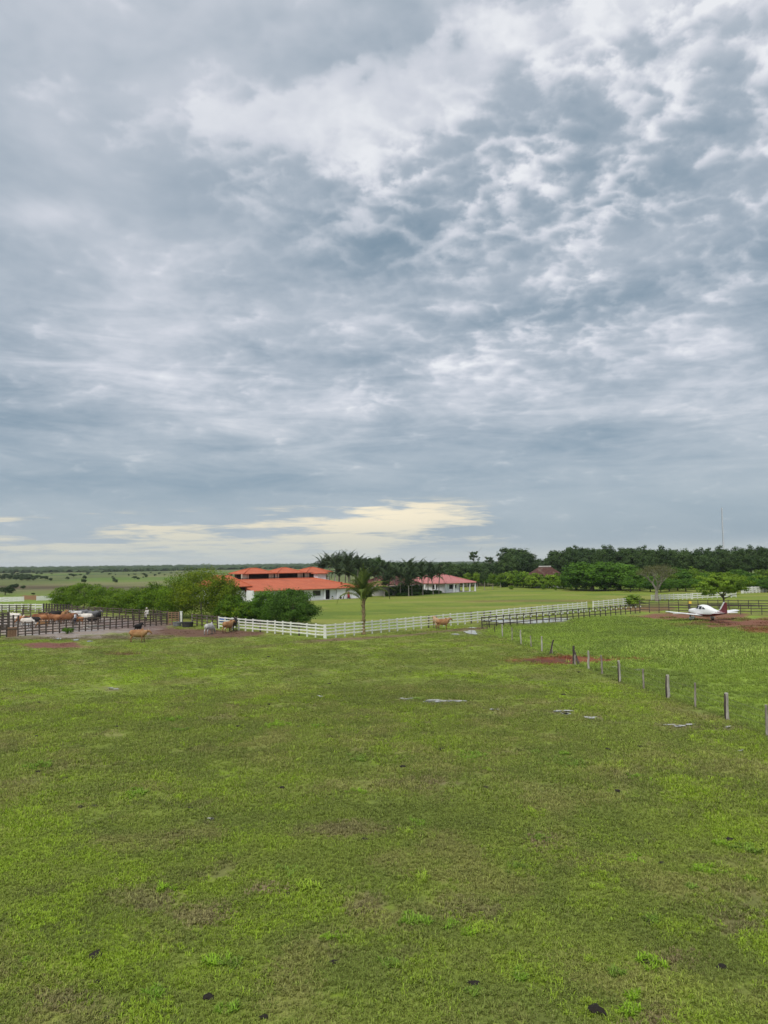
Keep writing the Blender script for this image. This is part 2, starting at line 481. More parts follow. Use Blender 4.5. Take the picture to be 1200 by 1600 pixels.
# roofs: rows of barrel tiles as relief, each course with its own tint
def roofmat(name, c1, c2, c3):
    m_, k, out = mat_base(name)
    uv = k.n('ShaderNodeUVMap').outputs[0]
    ux, uy, _ = k.sep(uv)
    wavx = k.m('SINE', k.mul(ux, 2 * math.pi / .24))
    row = k.m('FRACT', k.mul(uy, 1 / .36))
    n1 = k.noise(uv, .45, 4, .6); 
    cell = k.n('ShaderNodeTexWhiteNoise', noise_dimensions='2D')
    k.put(cell.inputs[0], k.vec(k.m('FLOOR', k.mul(ux, 1 / .24)), k.m('FLOOR', k.mul(uy, 1 / .36))))
    c = k.mix(k.rng(n1, .35, .65), c1, c2)
    c = k.mix(k.mul(k.rng(k.noise(uv, .18, 5, .7), .48, .66), .55), c, tuple(v * .62 for v in c1))
    c = k.mix(k.mul(cell.outputs[0], .35), c, c3)
    b = k.n('ShaderNodeBsdfPrincipled'); k.put(b.inputs['Base Color'], c); b.inputs['Roughness'].default_value = .75
    bn = k.n('ShaderNodeBump'); bn.inputs['Strength'].default_value = .9; bn.inputs['Distance'].default_value = .05
    k.put(bn.inputs['Height'], k.add(wavx, k.mul(row, -.8))); k.put(b.inputs['Normal'], bn.outputs[0])
    k.t.links.new(b.outputs[0], out.inputs[0])
    return m_
M['roof'] = roofmat('orange_clay_tiles', (.54, .125, .05), (.60, .155, .065), (.42, .095, .045))
M['roof_pink'] = roofmat('faded_pink_tiles', (.56, .215, .20), (.50, .18, .165), (.46, .18, .165))
M['roof_edge'] = surf('roof_edge', (.30, .07, .03), (.22, .05, .025), 3, .8)
# ------------------------------------------------------------------ ground: one sheet to the horizon
WIRE_PX = [(761, 983), (773, 988), (785, 995), (800, 1001), (814, 1007), (830, 1010.5), (847, 1018), (859, 1022), (897, 1039), (920, 1045),
           (941, 1052), (968.5, 1065), (1006, 1076), (1044, 1091), (1086.5, 1105), (1136, 1124), (1199, 1149), (1275, 1180)]
FENCE_PX = [(-60, 1001), (2, 996), (285, 974), (340, 981), (508, 997), (918, 955), (990, 947), (1200, 944), (1300, 943)]

def seg_dist(X, Y, a, b):
    ax, ay, bx, by = a[0], a[1], b[0], b[1]
    t = np.clip(((X - ax) * (bx - ax) + (Y - ay) * (by - ay)) / ((bx - ax) ** 2 + (by - ay) ** 2), 0, 1)
    return np.hypot(X - ax - t * (bx - ax), Y - ay - t * (by - ay))

def lerp3(a, b, t):
    return a * (1 - t[..., None]) + np.asarray(b) * t[..., None]

RNGT = [G(508, 1000), G(640, 992), G(700, 985), G(752, 981)]   # cattle track along the white fence

WET_PATCHES = [(700, 1095, 30, 2.2), (640, 1092, 12, 1.2), (778, 1108, 10, 1.2), (874, 1113, 14, 2.4), (930, 1121, 14, 1.5), (1062, 1133, 18, 1.8), (1142, 1136, 9, 1.5),
               (178, 1076, 9, 1.2), (497, 1088, 5, 1.0), (1160, 1173, 6, 1.2), (325, 1281, 7, 2), (736, 988, 11, 2.6), (712, 991, 5, .9), (820, 971, 52, 3.4), (868, 967, 20, 1.8)]
def ground_colour(X, Y):
    """real colours of the ground in world metres -> (rgb, bare, height of the grass, wet)"""
    Pw = np.stack([X, Y, np.zeros_like(X)], -1)
    px, py = proj(Pw)
    front = (Y > 3)
    px = np.where(front, px, 600); py = np.where(front, py, 1700)
    dist = np.hypot(X, Y)
    n1 = fbm(X * .16, Y * .16, 5, 1); n2 = fbm(X * .55, Y * .55, 4, 7, .6); n3 = fbm(X * 1.9, Y * 1.9, 4, 13, .6); n4 = fbm(X * .045, Y * .045, 3, 23)
    # grazed paddock
    c = np.empty(X.shape + (3,)); c[:] = (.180, .226, .040)
    c = lerp3(c, (.150, .190, .038), sstep(.46, .60, n2))
    c = lerp3(c, (.205, .290, .024), sstep(.54, .68, n3 * .6 + n1 * .4))
    c = lerp3(c, (.245, .220, .085), sstep(.53, .69, fbm(X * .55 + 40, Y * .55, 4, 31, .6)) * .5)
    c = lerp3(c, (.120, .145, .035), sstep(.60, .72, fbm(X * 1.1 + 4, Y * 1.1, 4, 37, .65)) * .7)
    bare = sstep(.615, .69, fbm(X * .42 + 11, Y * .42 - 7, 5, 51, .62)) * .8
    bare = np.where(dist < 48, bare, bare * .4)
    tall = np.full(X.shape, .06) + .05 * sstep(.58, .7, n3)
    # beyond the wire: taller, fresher grass
    wx = np.interp(py, [p[1] for p in WIRE_PX], [p[0] for p in WIRE_PX])
    dark_line = np.interp(px, [752, 1000, 1200], [982, 957.5, 963])
    right = (px > wx) & (py > dark_line) & (px > 752) & front
    rs = right.astype(float)
    rc = np.empty_like(c); rc[:] = (.185, .255, .042)
    rc = lerp3(rc, (.215, .300, .042), sstep(.5, .65, n2)); rc = lerp3(rc, (.155, .215, .040), sstep(.56, .68, fbm(X * .3, Y * .3 + 9, 4, 61)))
    strip = np.exp(-((py - (1018 + (px - 1100) * .03)) / 13) ** 2) * sstep(985, 1030, px)
    rc = lerp3(rc, (.25, .31, .07), strip * sstep(.4, .6, n3) * .8)
    c = lerp3(c, (0, 0, 0), rs) + rc * rs[..., None]
    tall = np.where(right, .15 + .07 * sstep(.5, .65, n3) + .16 * strip, tall)
    bare = np.where(right, bare * .15, bare)
    # the lawns behind the white fence
    fl = np.interp(px, [p[0] for p in FENCE_PX], [p[1] for p in FENCE_PX])
    lawn = front & (py < fl) & (px > 285)
    lc = np.empty_like(c); lc[:] = (.170, .215, .032)
    lc = lerp3(lc, (.215, .228, .052), sstep(.48, .62, fbm(X * .05, Y * .12, 4, 71))); lc = lerp3(lc, (.125, .178, .028), sstep(.52, .66, fbm(X * .09 + 5, Y * .2, 4, 77)))
    track = np.exp(-((py - (939 + .4 * np.sin(px * .02))) / 1.7) ** 2) * sstep(690, 760, px) * sstep(960, 900, px)
    lc = lerp3(lc, (.185, .120, .055), track * .65)
    c = np.where(lawn[..., None], lc, c); bare = np.where(lawn, 0, bare); tall = np.where(lawn, .05, tall)
    # open savanna on the left
    sav = front & (py < 945 - .02 * px) & (px < 500) & (dist > 150)
    far = front & (dist > 260)
    sc_ = np.empty_like(c); sc_[:] = (.128, .150, .052)
    f1 = fbm(X * .008, Y * .0035, 4, 81, .6); f2 = fbm(X * .02, Y * .008, 4, 87, .6)
    sc_ = lerp3(sc_, (.178, .178, .075), sstep(.48, .6, f1)); sc_ = lerp3(sc_, (.085, .115, .042), sstep(.52, .64, f2)); sc_ = lerp3(sc_, (.12, .19, .035), sstep(.55, .7, fbm(X * .012 + 3, Y * .006, 3, 91)) * .7)
    band = np.exp(-((py - (917 + .01 * px)) / 3.6) ** 2) * sstep(.36, .55, fbm(px * .012, py * .12, 3, 95)) * (px < 360)
    sc_ = lerp3(sc_, (.085, .062, .040), band * .85)
    near_l = sstep(926, 934, py)
    sc_ = lerp3(sc_, (.165, .235, .035), near_l * .8)
    plot = ((px > 38) & (px < 57) & (py > 930) & (py < 937)).astype(float)
    sc_ = lerp3(sc_, (.20, .115, .05), plot)
    use = sav | far
    c = np.where(use[..., None], sc_, c); bare = np.where(use, 0, bare)
    # bare earth
    wet = np.zeros_like(X)
    def spot(cx, cy, rx, ry, col, k=1.0, wt=0.0, edge=.55, nf=.55):
        nonlocal c, bare, wet
        q = np.hypot((px - cx) / rx, (py - cy) / ry) + (fbm(px * .045, py * .28, 4, int(cx)) - .5) * nf * 2
        mk = sstep(1.0 + edge * .5, 1.0 - edge * .5, q) * k * front
        c = lerp3(c, col, mk); bare = np.maximum(bare, mk); wet = np.maximum(wet, mk * wt)
    red = (.200, .066, .036); brown = (.135, .082, .052); mud = (.265, .215, .180)
    spot(880, 1031, 78, 6.5, red); spot(965, 1030, 60, 2.2, red, .8); spot(850, 1032, 40, 3, (.07, .04, .03), .6)
    spot(85, 1008, 52, 5, (.175, .080, .060)); spot(190, 1020, 30, 2.5, (.175, .085, .06), .7)
    spot(250, 985, 70, 7, (.130, .075, .055)); spot(330, 990, 80, 6, (.130, .075, .050)); spot(120, 996, 140, 3.5, (.12, .085, .06), .8)
    spot(90, 978, 150, 17, mud, 1, .75, .4, .25); spot(215, 976, 60, 8, (.15, .10, .085), .9, .3)
    spot(1085, 962, 95, 5.5, (.200, .100, .062)); spot(1180, 974, 95, 7.5, (.200, .092, .058), 1, 0, .7, .8); spot(1010, 951, 45, 4, (.185, .095, .06), .8); spot(1230, 985, 60, 7, red, .8)
    spot(410, 1385, 36, 8, (.26, .195, .125), .85); spot(320, 1425, 50, 16, (.235, .18, .11), .6); spot(230, 1400, 60, 22, (.21, .17, .10), .5); spot(845, 1315, 28, 9, (.23, .165, .105), .7)
    spot(540, 1295, 70, 12, (.2, .16, .09), .5); spot(1010, 1590, 40, 18, (.20, .14, .09), .6); spot(1050, 1495, 36, 12, (.22, .16, .10), .6); spot(660, 1222, 60, 6, (.21, .165, .1), .5)
    spot(1150, 1440, 40, 20, (.19, .16, .085), .5); spot(735, 1420, 60, 16, (.18, .15, .08), .5); spot(90, 1560, 60, 20, (.19, .155, .09), .4); spot(560, 1410, 40, 16, (.23, .17, .11), .5)
    for a_, b_ in zip(RNGT[:-1], RNGT[1:]):
        d_ = seg_dist(X, Y, a_, b_) + (fbm(X * .4, Y * .4, 3, 5) - .5) * 2.5
        mk = sstep(1.9, .7, d_) * .85 * front
        c = lerp3(c, (.165, .112, .072), mk); bare = np.maximum(bare, mk)
    d_ = seg_dist(X, Y, G(395, 1010), G(508, 1000)) + (fbm(X * .4, Y * .4, 3, 5) - .5) * 3
    c = lerp3(c, (.16, .11, .07), sstep(1.3, .4, d_) * .5)
    for pd in WET_PATCHES:
        q = np.hypot((px - pd[0]) / (pd[2] * 1.35 + 3), (py - pd[1]) / (pd[3] * 1.3 + 1.2)) + (fbm(px * .12, py * .5, 3, int(pd[0])) - .5) * .8
        mk = sstep(1.15, .75, q) * front
        bare = np.maximum(bare, mk); c = lerp3(c, (.19, .185, .10), mk * .6)
    # worn line under the wire
    wl = np.abs(px - wx) * (py > 1000) * front + 999 * (py <= 1000)
    c = lerp3(c, (.09, .085, .04), np.exp(-(wl / 7) ** 2) * .45)
    c = lerp3(c, (.215, .165, .10), bare * .4 * (dist < 60) * ~right * (wet < .01) * (py > 1060))
    c *= (.86 + .28 * n4)[..., None]
    return c, bare, tall, wet

def build_ground():
    az = np.radians(np.concatenate([np.linspace(-37, 37, 300), np.linspace(37, 323, 50)[1:-1]]))
    rr = np.concatenate([[1.0, 3.0, 5.5], np.exp(np.arange(math.log(8.0), math.log(7000), .0135))])
    A, RR = np.meshgrid(az, rr)
    X = RR * np.sin(A); Y = RR * np.cos(A)
    c, bare, tall, wet = ground_colour(X, Y)
    Z = (fbm(X * .25, Y * .25, 4, 3) - .5) * .10 * np.clip(1 - RR / 260, 0, 1) - .04 * bare * (RR < 80)
    Z -= .03
    na, nr = len(az), len(rr)
    V = np.stack([X.ravel(), Y.ravel(), Z.ravel()], 1)
    V = np.vstack([V, [[0, 0, -.03]]])
    i, j = np.meshgrid(np.arange(nr - 1), np.arange(na), indexing='ij')
    j2 = (j + 1) % na
    Fq = np.stack([i * na + j, (i + 1) * na + j, (i + 1) * na + j2, i * na + j2], -1).reshape(-1, 4)
    ctr = len(V) - 1
    tri = np.stack([np.full(na, ctr), np.arange(na), (np.arange(na) + 1) % na, (np.arange(na) + 1) % na], -1)[:, :3]
    me = bpy.data.meshes.new('ground')
    polys = [tuple(q) for q in Fq[:, ::-1].tolist()] + [tuple(q) for q in tri[:, ::-1].tolist()]
    me = np_mesh('ground', V, polys, smooth=True)
    ca = me.attributes.new('col', 'FLOAT_COLOR', 'POINT')
    cc = np.ones((len(V), 4), np.float32); cc[:-1, :3] = c.reshape(-1, 3); cc[-1, :3] = (.15, .18, .03)
    ca.data.foreach_set('color', cc.ravel())
    wa = me.attributes.new('wet', 'FLOAT', 'POINT'); wv = np.zeros(len(V), np.float32); wv[:-1] = wet.ravel(); wa.data.foreach_set('value', wv)
    m_, k, out = mat_base('ground')
    at = k.n('ShaderNodeAttribute', attribute_name='col').outputs['Color']
    wt = k.n('ShaderNodeAttribute', attribute_name='wet').outputs['Fac']
    pos = k.n('ShaderNodeNewGeometry').outputs['Position']
    f1 = k.noise(pos, 9.0, 5, .65); f2 = k.noise(pos, 1.4, 4, .6); f3 = k.noise(pos, 38.0, 3, .6)
    val = k.add(k.add(k.mul(k.sub(f1, .5), 1.1), k.mul(k.sub(f2, .5), .7)), k.add(k.mul(k.sub(f3, .5), .8), 1.0))
    hsv = k.n('ShaderNodeHueSaturation'); k.put(hsv.inputs['Color'], at); k.put(hsv.inputs['Value'], val)
    b = k.n('ShaderNodeBsdfPrincipled'); k.put(b.inputs['Base Color'], hsv.outputs[0])
    pudn = k.rng(k.noise(pos, .35, 4, .6), .47, .56)
    k.put(b.inputs['Roughness'], k.sub(.92, k.mul(k.mul(wt, pudn), .80)))
    k.put(b.inputs['Specular IOR Level'], k.add(.12, k.mul(wt, .4)))
    bn = k.n('ShaderNodeBump'); bn.inputs['Distance'].default_value = .06
    k.put(bn.inputs['Strength'], k.sub(.8, k.mul(k.mul(wt, pudn), .78)))
    k.put(bn.inputs['Height'], k.add(f1, k.mul(f3, .5))); k.put(b.inputs['Normal'], bn.outputs[0])
    k.t.links.new(b.outputs[0], out.inputs[0])
    me.materials.append(m_)
    tag(ob('ground', me), kind='structure')
build_ground()

# ------------------------------------------------------------------ grass: tufts scattered with geometry nodes, real blades
def grassmat():
    m_, k, out = mat_base('grass_blade')
    at = k.n('ShaderNodeAttribute', attribute_name='col', attribute_type='INSTANCER').outputs['Color']
    rn = k.n('ShaderNodeAttribute', attribute_name='rnd').outputs['Fac']
    hsv = k.n('ShaderNodeHueSaturation'); k.put(hsv.inputs['Color'], at)
    k.put(hsv.inputs['Value'], k.add(.80, k.mul(rn, 1.25))); k.put(hsv.inputs['Hue'], k.add(.488, k.mul(rn, .02)))
    c = k.mix(k.mul(k.rng(rn, .86, .93), .6), hsv.outputs[0], (.26, .22, .10))
    d = k.n('ShaderNodeBsdfPrincipled'); k.put(d.inputs['Base Color'], c); d.inputs['Roughness'].default_value = .6; d.inputs['Specular IOR Level'].default_value = .2
    tr = k.n('ShaderNodeBsdfTranslucent'); k.put(tr.inputs[0], c)
    mx = k.n('ShaderNodeMixShader'); mx.inputs[0].default_value = .35
    k.t.links.new(d.outputs[0], mx.inputs[1]); k.t.links.new(tr.outputs[0], mx.inputs[2]); k.t.links.new(mx.outputs[0], out.inputs[0])
    return m_
M['grass'] = grassmat()

def tuft_mesh(name, radius, blades, h, wd, seed):
    rs = np.random.RandomState(seed)
    n = blades
    # blades stand in small clumps
    nc = max(4, n // 9)
    cx = rs.normal(0, radius * .5, (nc, 2)); ci = rs.randint(0, nc, n)
    base = cx[ci] + rs.normal(0, radius * .07, (n, 2))
    ang = rs.uniform(0, 2 * math.pi, n); lean = rs.uniform(.35, 1.6, n); L_ = h * rs.uniform(.45, 1.3, n) * (.7 + .6 * rs.rand(nc)[ci])
    dirx, diry = np.cos(ang), np.sin(ang)
    wx_, wy_ = -diry * wd * .5, dirx * wd * .5
    z1 = L_ * .55 * np.cos(lean * .6); o1 = L_ * .55 * np.sin(lean * .6)
    z2 = z1 + L_ * .45 * np.cos(lean * 1.3); o2 = o1 + L_ * .45 * np.sin(lean * 1.3)
    def pt(o, z, s_): return np.stack([base[:, 0] + dirx * o + wx_ * s_, base[:, 1] + diry * o + wy_ * s_, z], 1)
    V = np.stack([pt(0 * o1, 0 * z1 - .02, -1), pt(0 * o1, 0 * z1 - .02, 1), pt(o1, z1, .8), pt(o1, z1, -.8), pt(o2, z2, 0)], 1)
    b_ = np.arange(n)[:, None] * 5
    polys = np.hstack([b_ + np.array([[0, 1, 2, 3]])]).tolist() + np.hstack([b_ + np.array([[3, 2, 4]])]).tolist()
    me = np_mesh(name, V.reshape(-1, 3), polys, [M['grass']])
    a = me.attributes.new('rnd', 'FLOAT', 'POINT'); a.data.foreach_set('value', np.repeat(rs.rand(n), 5).astype(np.float32))
    return me

def scatter(name, pts, cols, scales, tuft, seed):
    """points carry a colour and a scale; one node tree puts the tuft on each"""
    me = np_mesh(name + '_points', pts, np.zeros((0, 4), np.int32))
    ca = me.attributes.new('col', 'FLOAT_COLOR', 'POINT'); ca.data.foreach_set('color', np.hstack([cols, np.ones((len(cols), 1))]).astype(np.float32).ravel())
    sa = me.attributes.new('size', 'FLOAT', 'POINT'); sa.data.foreach_set('value', scales.astype(np.float32))
    me.materials.append(M['grass'])
    o = ob(name, me)
    src = bpy.data.objects.new('grass_tuft_source', tuft)
    g = bpy.data.node_groups.new(name, 'GeometryNodeTree')
    g.interface.new_socket('Geometry', in_out='INPUT', socket_type='NodeSocketGeometry'); g.interface.new_socket('Geometry', in_out='OUTPUT', socket_type='NodeSocketGeometry')
    gi = g.nodes.new('NodeGroupInput'); go = g.nodes.new('NodeGroupOutput')
    oi = g.nodes.new('GeometryNodeObjectInfo'); oi.inputs['Object'].default_value = src
    ip = g.nodes.new('GeometryNodeInstanceOnPoints')
    rv = g.nodes.new('FunctionNodeRandomValue'); rv.data_type = 'FLOAT_VECTOR'
    rv.inputs[0].default_value = (0, 0, 0); rv.inputs[1].default_value = (0, 0, 6.283); rv.inputs['Seed'].default_value = seed
    na_ = g.nodes.new('GeometryNodeInputNamedAttribute'); na_.data_type = 'FLOAT'; na_.inputs[0].default_value = 'size'
    g.links.new(gi.outputs[0], ip.inputs['Points']); g.links.new(oi.outputs['Geometry'], ip.inputs['Instance'])
    g.links.new(rv.outputs[0], ip.inputs['Rotation']); g.links.new(na_.outputs[0], ip.inputs['Scale']); g.links.new(ip.outputs[0], go.inputs[0])
    md = o.modifiers.new('scatter', 'NODES'); md.node_group = g
    return tag(o, kind='stuff')

def grass_zone(name, label, r0, r1, n, tuft, seed, side, thin=.5, base_h=.06):
    rs = np.random.RandomState(seed)
    r = np.sqrt(rs.uniform(r0 ** 2, r1 ** 2, n)); a = rs.uniform(-R(34), R(34), n)
    X = r * np.sin(a); Y = r * np.cos(a)
    c, bare, tall, wet = ground_colour(X, Y)
    px, py = proj(np.stack([X, Y, 0 * X], 1))
    fl = np.interp(px, [p[0] for p in FENCE_PX], [p[1] for p in FENCE_PX])
    keep = (py > fl + 2) & (rs.rand(n) > bare * thin * 1.9)
    high = tall > .145
    keep &= high if side == 'high' else ~high
    keep &= wet < .2
    Z = (fbm(X * .25, Y * .25, 4, 3) - .5) * .10 * np.clip(1 - r / 260, 0, 1) - .03
    s_ = np.clip(tall / base_h, .6, 3.0) * rs.uniform(.75, 1.25, n)
    tag(scatter(name, np.stack([X, Y, Z], 1)[keep], c[keep], s_[keep] if side != 'low' else np.clip(s_, .7, 1.5)[keep], tuft, seed), label, 'grass')

t_near = tuft_mesh('grass_tuft_near', .36, 160, .072, .017, 1)
t_mid = tuft_mesh('grass_tuft_mid', .60, 190, .080, .024, 2)
t_far = tuft_mesh('grass_tuft_far', 1.1, 240, .075, .032, 3)
t_high = tuft_mesh('grass_tuft_high', .55, 170, .20, .020, 4)
t_high2 = tuft_mesh('grass_tuft_high_far', 1.2, 240, .22, .040, 5)
grass_zone('short_grass', 'short grazed grass of the near paddock', 12, 27, 7500, t_near, 11, 'low')
grass_zone('short_grass', 'short grazed grass of the middle paddock', 27, 52, 7000, t_mid, 12, 'low')
grass_zone('short_grass', 'short grazed grass towards the corral', 52, 108, 6500, t_far, 13, 'low')
grass_zone('tall_grass', 'taller fresh grass beyond the wire fence', 25, 62, 9000, t_high, 14, 'high', base_h=.2)
grass_zone('tall_grass', 'taller fresh grass beside the red dirt strip', 62, 118, 11000, t_high2, 15, 'high', base_h=.2)

def weeds():
    rs = np.random.RandomState(99); P_ = []; C_ = []; S_ = []
    spots = [(475, 1386, 26, 2.0), (645, 1440, 24, 1.8), (360, 1505, 22, 1.6), (560, 1185, 20, 1.5), (435, 1131, 26, 1.4), (60, 1195, 24, 1.4), (215, 1240, 22, 1.5), (1010, 1503, 26, 1.6), (1100, 1360, 26, 1.6), (830, 1270, 24, 1.4), (1170, 1325, 20, 1.5), (880, 1190, 30, 1.3), (740, 1180, 30, 1.3), (330, 1500, 20, 1.7), (640, 1300, 20, 1.4)]
    for q in range(45): spots.append((rs.uniform(0, 1200), 1050 + 540 * rs.rand() ** .8, rs.uniform(8, 20), rs.uniform(1.1, 1.6)))
    for px, py, rp, hs_ in spots:
        s_ = ppm(px, py); g_ = G(px, py); n = int(6 + (rp / s_) ** 2 * 60)
        col_ = np.array([(.185, .30, .022), (.155, .26, .026), (.21, .29, .03), (.14, .22, .03)][rs.randint(4)])
        for k in range(n):
            P_.append((g_.x + rs.normal() * rp / s_ * .45, g_.y + rs.normal() * rp / s_ * .45, -.02)); C_.append(col_ * rs.uniform(.8, 1.2)); S_.append(hs_ * rs.uniform(.7, 1.2))
    t_w = tuft_mesh('weed_tuft', .12, 42, .085, .018, 9)
    tag(scatter('weed_clumps', np.array(P_), np.array(C_), np.array(S_), t_w, 99), 'fresh green clumps standing out of the short grass', 'grass')
weeds()

# ------------------------------------------------------------------ puddles
def watermat():
    m_, k, out = mat_base('puddle_water')
    pos = k.n('ShaderNodeNewGeometry').outputs['Position']
    b = k.n('ShaderNodeBsdfPrincipled'); k.put(b.inputs['Base Color'], k.mix(k.noise(pos, 1.2, 3), (.33, .32, .29), (.45, .44, .40)))
    b.inputs['Roughness'].default_value = .08; b.inputs['IOR'].default_value = 1.33; b.inputs['Specular IOR Level'].default_value = .7
    bn = k.n('ShaderNodeBump'); bn.inputs['Strength'].default_value = .06; bn.inputs['Distance'].default_value = .02
    k.put(bn.inputs['Height'], k.noise(pos, 6, 2)); k.put(b.inputs['Normal'], bn.outputs[0])
    k.t.links.new(b.outputs[0], out.inputs[0])
    return m_
M['water'] = watermat()
def puddle(px, py, rx, ry, seed, lobes=1):
    rs = random.Random(seed)
    for q in range(lobes):
        x = px + (rs.uniform(-1, 1) * rx if lobes > 1 else 0); y = py + (rs.uniform(-1, 1) * ry if lobes > 1 else 0)
        ax = rx * (rs.uniform(.3, .6) if lobes > 1 else 1); ay = ry * (rs.uniform(.3, .6) if lobes > 1 else 1)
        ph = [rs.uniform(0, 6.28) for _ in range(4)]
        pts = []
        for k in range(28):
            t = 2 * math.pi * k / 28
            r_ = 1 + .22 * math.sin(2 * t + ph[0]) + .16 * math.sin(3 * t + ph[1]) + .12 * math.sin(5 * t + ph[2]) + .08 * math.sin(7 * t + ph[3])
            g_ = G(x + ax * r_ * math.cos(t), y + ay * r_ * math.sin(t)); pts.append((g_.x, g_.y, .022))
        me = np_mesh('puddle', np.array(pts), [tuple(range(28))[::-1]], [M['water']])
        tag(ob('puddle', me), kind='structure')
for i, a_ in enumerate([(736, 988, 11, 2.6), (712, 991, 5, .9), (738, 981, 6, .7), (820, 971, 50, 3.2), (868, 967, 18, 1.6), (118, 1000, 6, 1.1), (92, 998, 5, .8), (140, 1002, 4, .9),
                        (60, 985, 22, 2.0), (110, 981, 24, 1.8), (150, 978, 18, 1.6), (45, 974, 18, 2.5), (700, 1095, 30, 2.2, 5), (640, 1092, 12, 1.2, 3), (778, 1108, 10, 1.2, 3), (874, 1113, 14, 2.4, 5), (930, 1121, 14, 1.5, 3),
                        (1062, 1133, 18, 1.8, 4), (1142, 1136, 9, 1.5, 2), (178, 1076, 9, 1.2, 3), (497, 1088, 5, 1.0, 2), (1160, 1173, 6, 1.2, 2), (325, 1281, 7, 2, 3), (960, 1042, 6, .8), (1000, 1046, 10, .5)]):
    puddle(*a_[:4], seed=i, lobes=a_[4] if len(a_) > 4 else 1)
# ------------------------------------------------------------------ fences
UNIT = {}
def unit_box(key, mat):
    """a bevelled unit board shared by alike pieces"""
    if key not in UNIT:
        bm = bmesh.new(); bmesh.ops.create_cube(bm, size=1.0)
        me = bpy.data.meshes.new(key); bm.to_mesh(me); bm.free(); me.materials.append(mat)
        UNIT[key] = me
    return UNIT[key]

def board(name, parent, a, b, w_, h_, mat_key):
    """a board from a to b (parent space), w_ thick, h_ high"""
    a = Vector(a); b = Vector(b); d = b - a
    o = bpy.data.objects.new(name, unit_box('board_' + mat_key, M[mat_key])); COL.objects.link(o); o.parent = parent
    o.location = (a + b) / 2; o.scale = (d.length, w_, h_)
    o.rotation_euler = (0, -math.atan2(d.z, math.hypot(d.x, d.y)), math.atan2(d.y, d.x))
    return o

def upright(name, parent, p, w_, h_, mat_key, lean=(0, 0), d_=None):
    o = bpy.data.objects.new(name, unit_box('board_' + mat_key, M[mat_key])); COL.objects.link(o); o.parent = parent
    o.location = (p[0], p[1], h_ / 2 - .05 + p[2]); o.scale = (w_, d_ or w_, h_ + .1); o.rotation_euler = (lean[0], lean[1], math.atan2(parent.get('_dy', 0), parent.get('_dx', 1)))
    return o

def rail_fence(name, label, group, a, b, bays, h, rails, post, rail, post_w=.13, rail_h=.12, rail_t=.04, alt_post=None, alt=0.0, seed=0, low=.30, skip=0.0, extra=None):
    rs = random.Random(seed)
    a = Vector(a); b = Vector(b)
    t = thing(name, label, 'fence', a, 0, group)
    d = b - a; un = d.normalized(); side = Vector((un.y, -un.x, 0)) * (post_w / 2 + rail_t / 2)
    if side.y > 0: side = -side
    ps = []
    for i in range(bays + 1):
        p = d * (i / bays) + Vector((rs.uniform(-.02, .02), rs.uniform(-.02, .02), 0)); ps.append(p)
        m_ = alt_post if alt_post and rs.random() < alt else post
        o = upright('post', t, p, post_w, h + rs.uniform(.0, .07) + .04, m_, (rs.uniform(-.035, .035), rs.uniform(-.035, .035)))
        o.rotation_euler[2] = math.atan2(d.y, d.x)
    for i in range(bays):
        for k in range(rails):
            if rs.random() < skip: continue
            z = low + (h - low - rail_h * .4) * k / (rails - 1)
            e = un * .004
            board('rail', t, ps[i] + side + Vector((0, 0, z + rs.uniform(-.03, .03))) + e, ps[i + 1] + side + Vector((0, 0, z + rs.uniform(-.03, .03))) - e, rail_t, rail_h, rail)
    if extra:
        for p in ps[1:]:
            q = p + side * 1.9 + Vector((0, 0, h * extra))
            board('insulator', t, q - un * .09, q + un * .09, .06, .2, 'white')
    return t

rail_fence('rail_fence', 'brown weathered board fence along the muddy cattle corral', None, G(28, 994), G(285, 974), 27, 1.62, 5, 'wood_brown', 'wood_brown', .13, .11, seed=1, low=.22)
rail_fence('rail_fence', 'grey brown board fence between corral gate and white fence', None, G(300, 977), G(340, 981.5), 5, 1.55, 4, 'wood_brown', 'wood_brown', .15, .12, alt_post='wood_grey', alt=.5, seed=2, low=.3)
rail_fence('white_fence', 'white board fence in front of the dark rounded bushes', None, G(342, 981.5), G(507, 997), 14, 1.48, 4, 'white', 'white', .14, .155, alt_post='wood_brown', alt=.25, seed=3, low=.36)
rail_fence('white_fence', 'white board fence running from corner past coconut palm to lawn gap', None, G(509, 997), G(917, 955), 39, 1.48, 4, 'white', 'white', .14, .155, alt_post='wood_brown', alt=.13, seed=4, low=.36)
rail_fence('white_fence', 'short white board fence beyond the lawn gap', None, G(927, 953.5), G(988, 946.5), 8, 1.48, 4, 'white', 'white', .14, .155, seed=5, low=.36)
rail_fence('dark_fence', 'dark board fence with white insulators along the flooded race', None, G(753, 982), G(1000, 957.5), 27, 1.42, 3, 'wood_dark', 'wood_dark', .10, .10, alt_post='wood_brown', alt=.3, seed=6, low=.42, extra=.72)
rail_fence('dark_fence', 'dark board fence running behind the parked aeroplane', None, G(1000, 957), G(1225, 961), 14, 1.40, 3, 'wood_dark', 'wood_dark', .11, .11, alt_post='wood_brown', alt=.25, seed=7, low=.45)
rail_fence('dark_fence', 'second dark board fence on the far side of the race', None, G(1000, 950), G(1235, 951.5), 15, 1.40, 3, 'wood_dark', 'wood_dark', .11, .11, seed=8, low=.45)
rail_fence('white_fence', 'low white fence under the bare grey tree', None, G(1018, 938), G(1080, 936), 9, 1.1, 3, 'white_far', 'white_far', .16, .2, seed=9, low=.3)
rail_fence('white_fence', 'white fence glimpsed under the spreading tree behind the aeroplane', None, G(1082, 936), G(1150, 933), 9, 1.2, 3, 'white_far', 'white_far', .16, .2, seed=10, low=.3)
rail_fence('white_fence', 'white paling fence on the rise beside the spreading tree', None, G(1160, 927), G(1240, 923), 16, 1.4, 3, 'white_far', 'white_far', .45, .16, seed=11, low=.35)
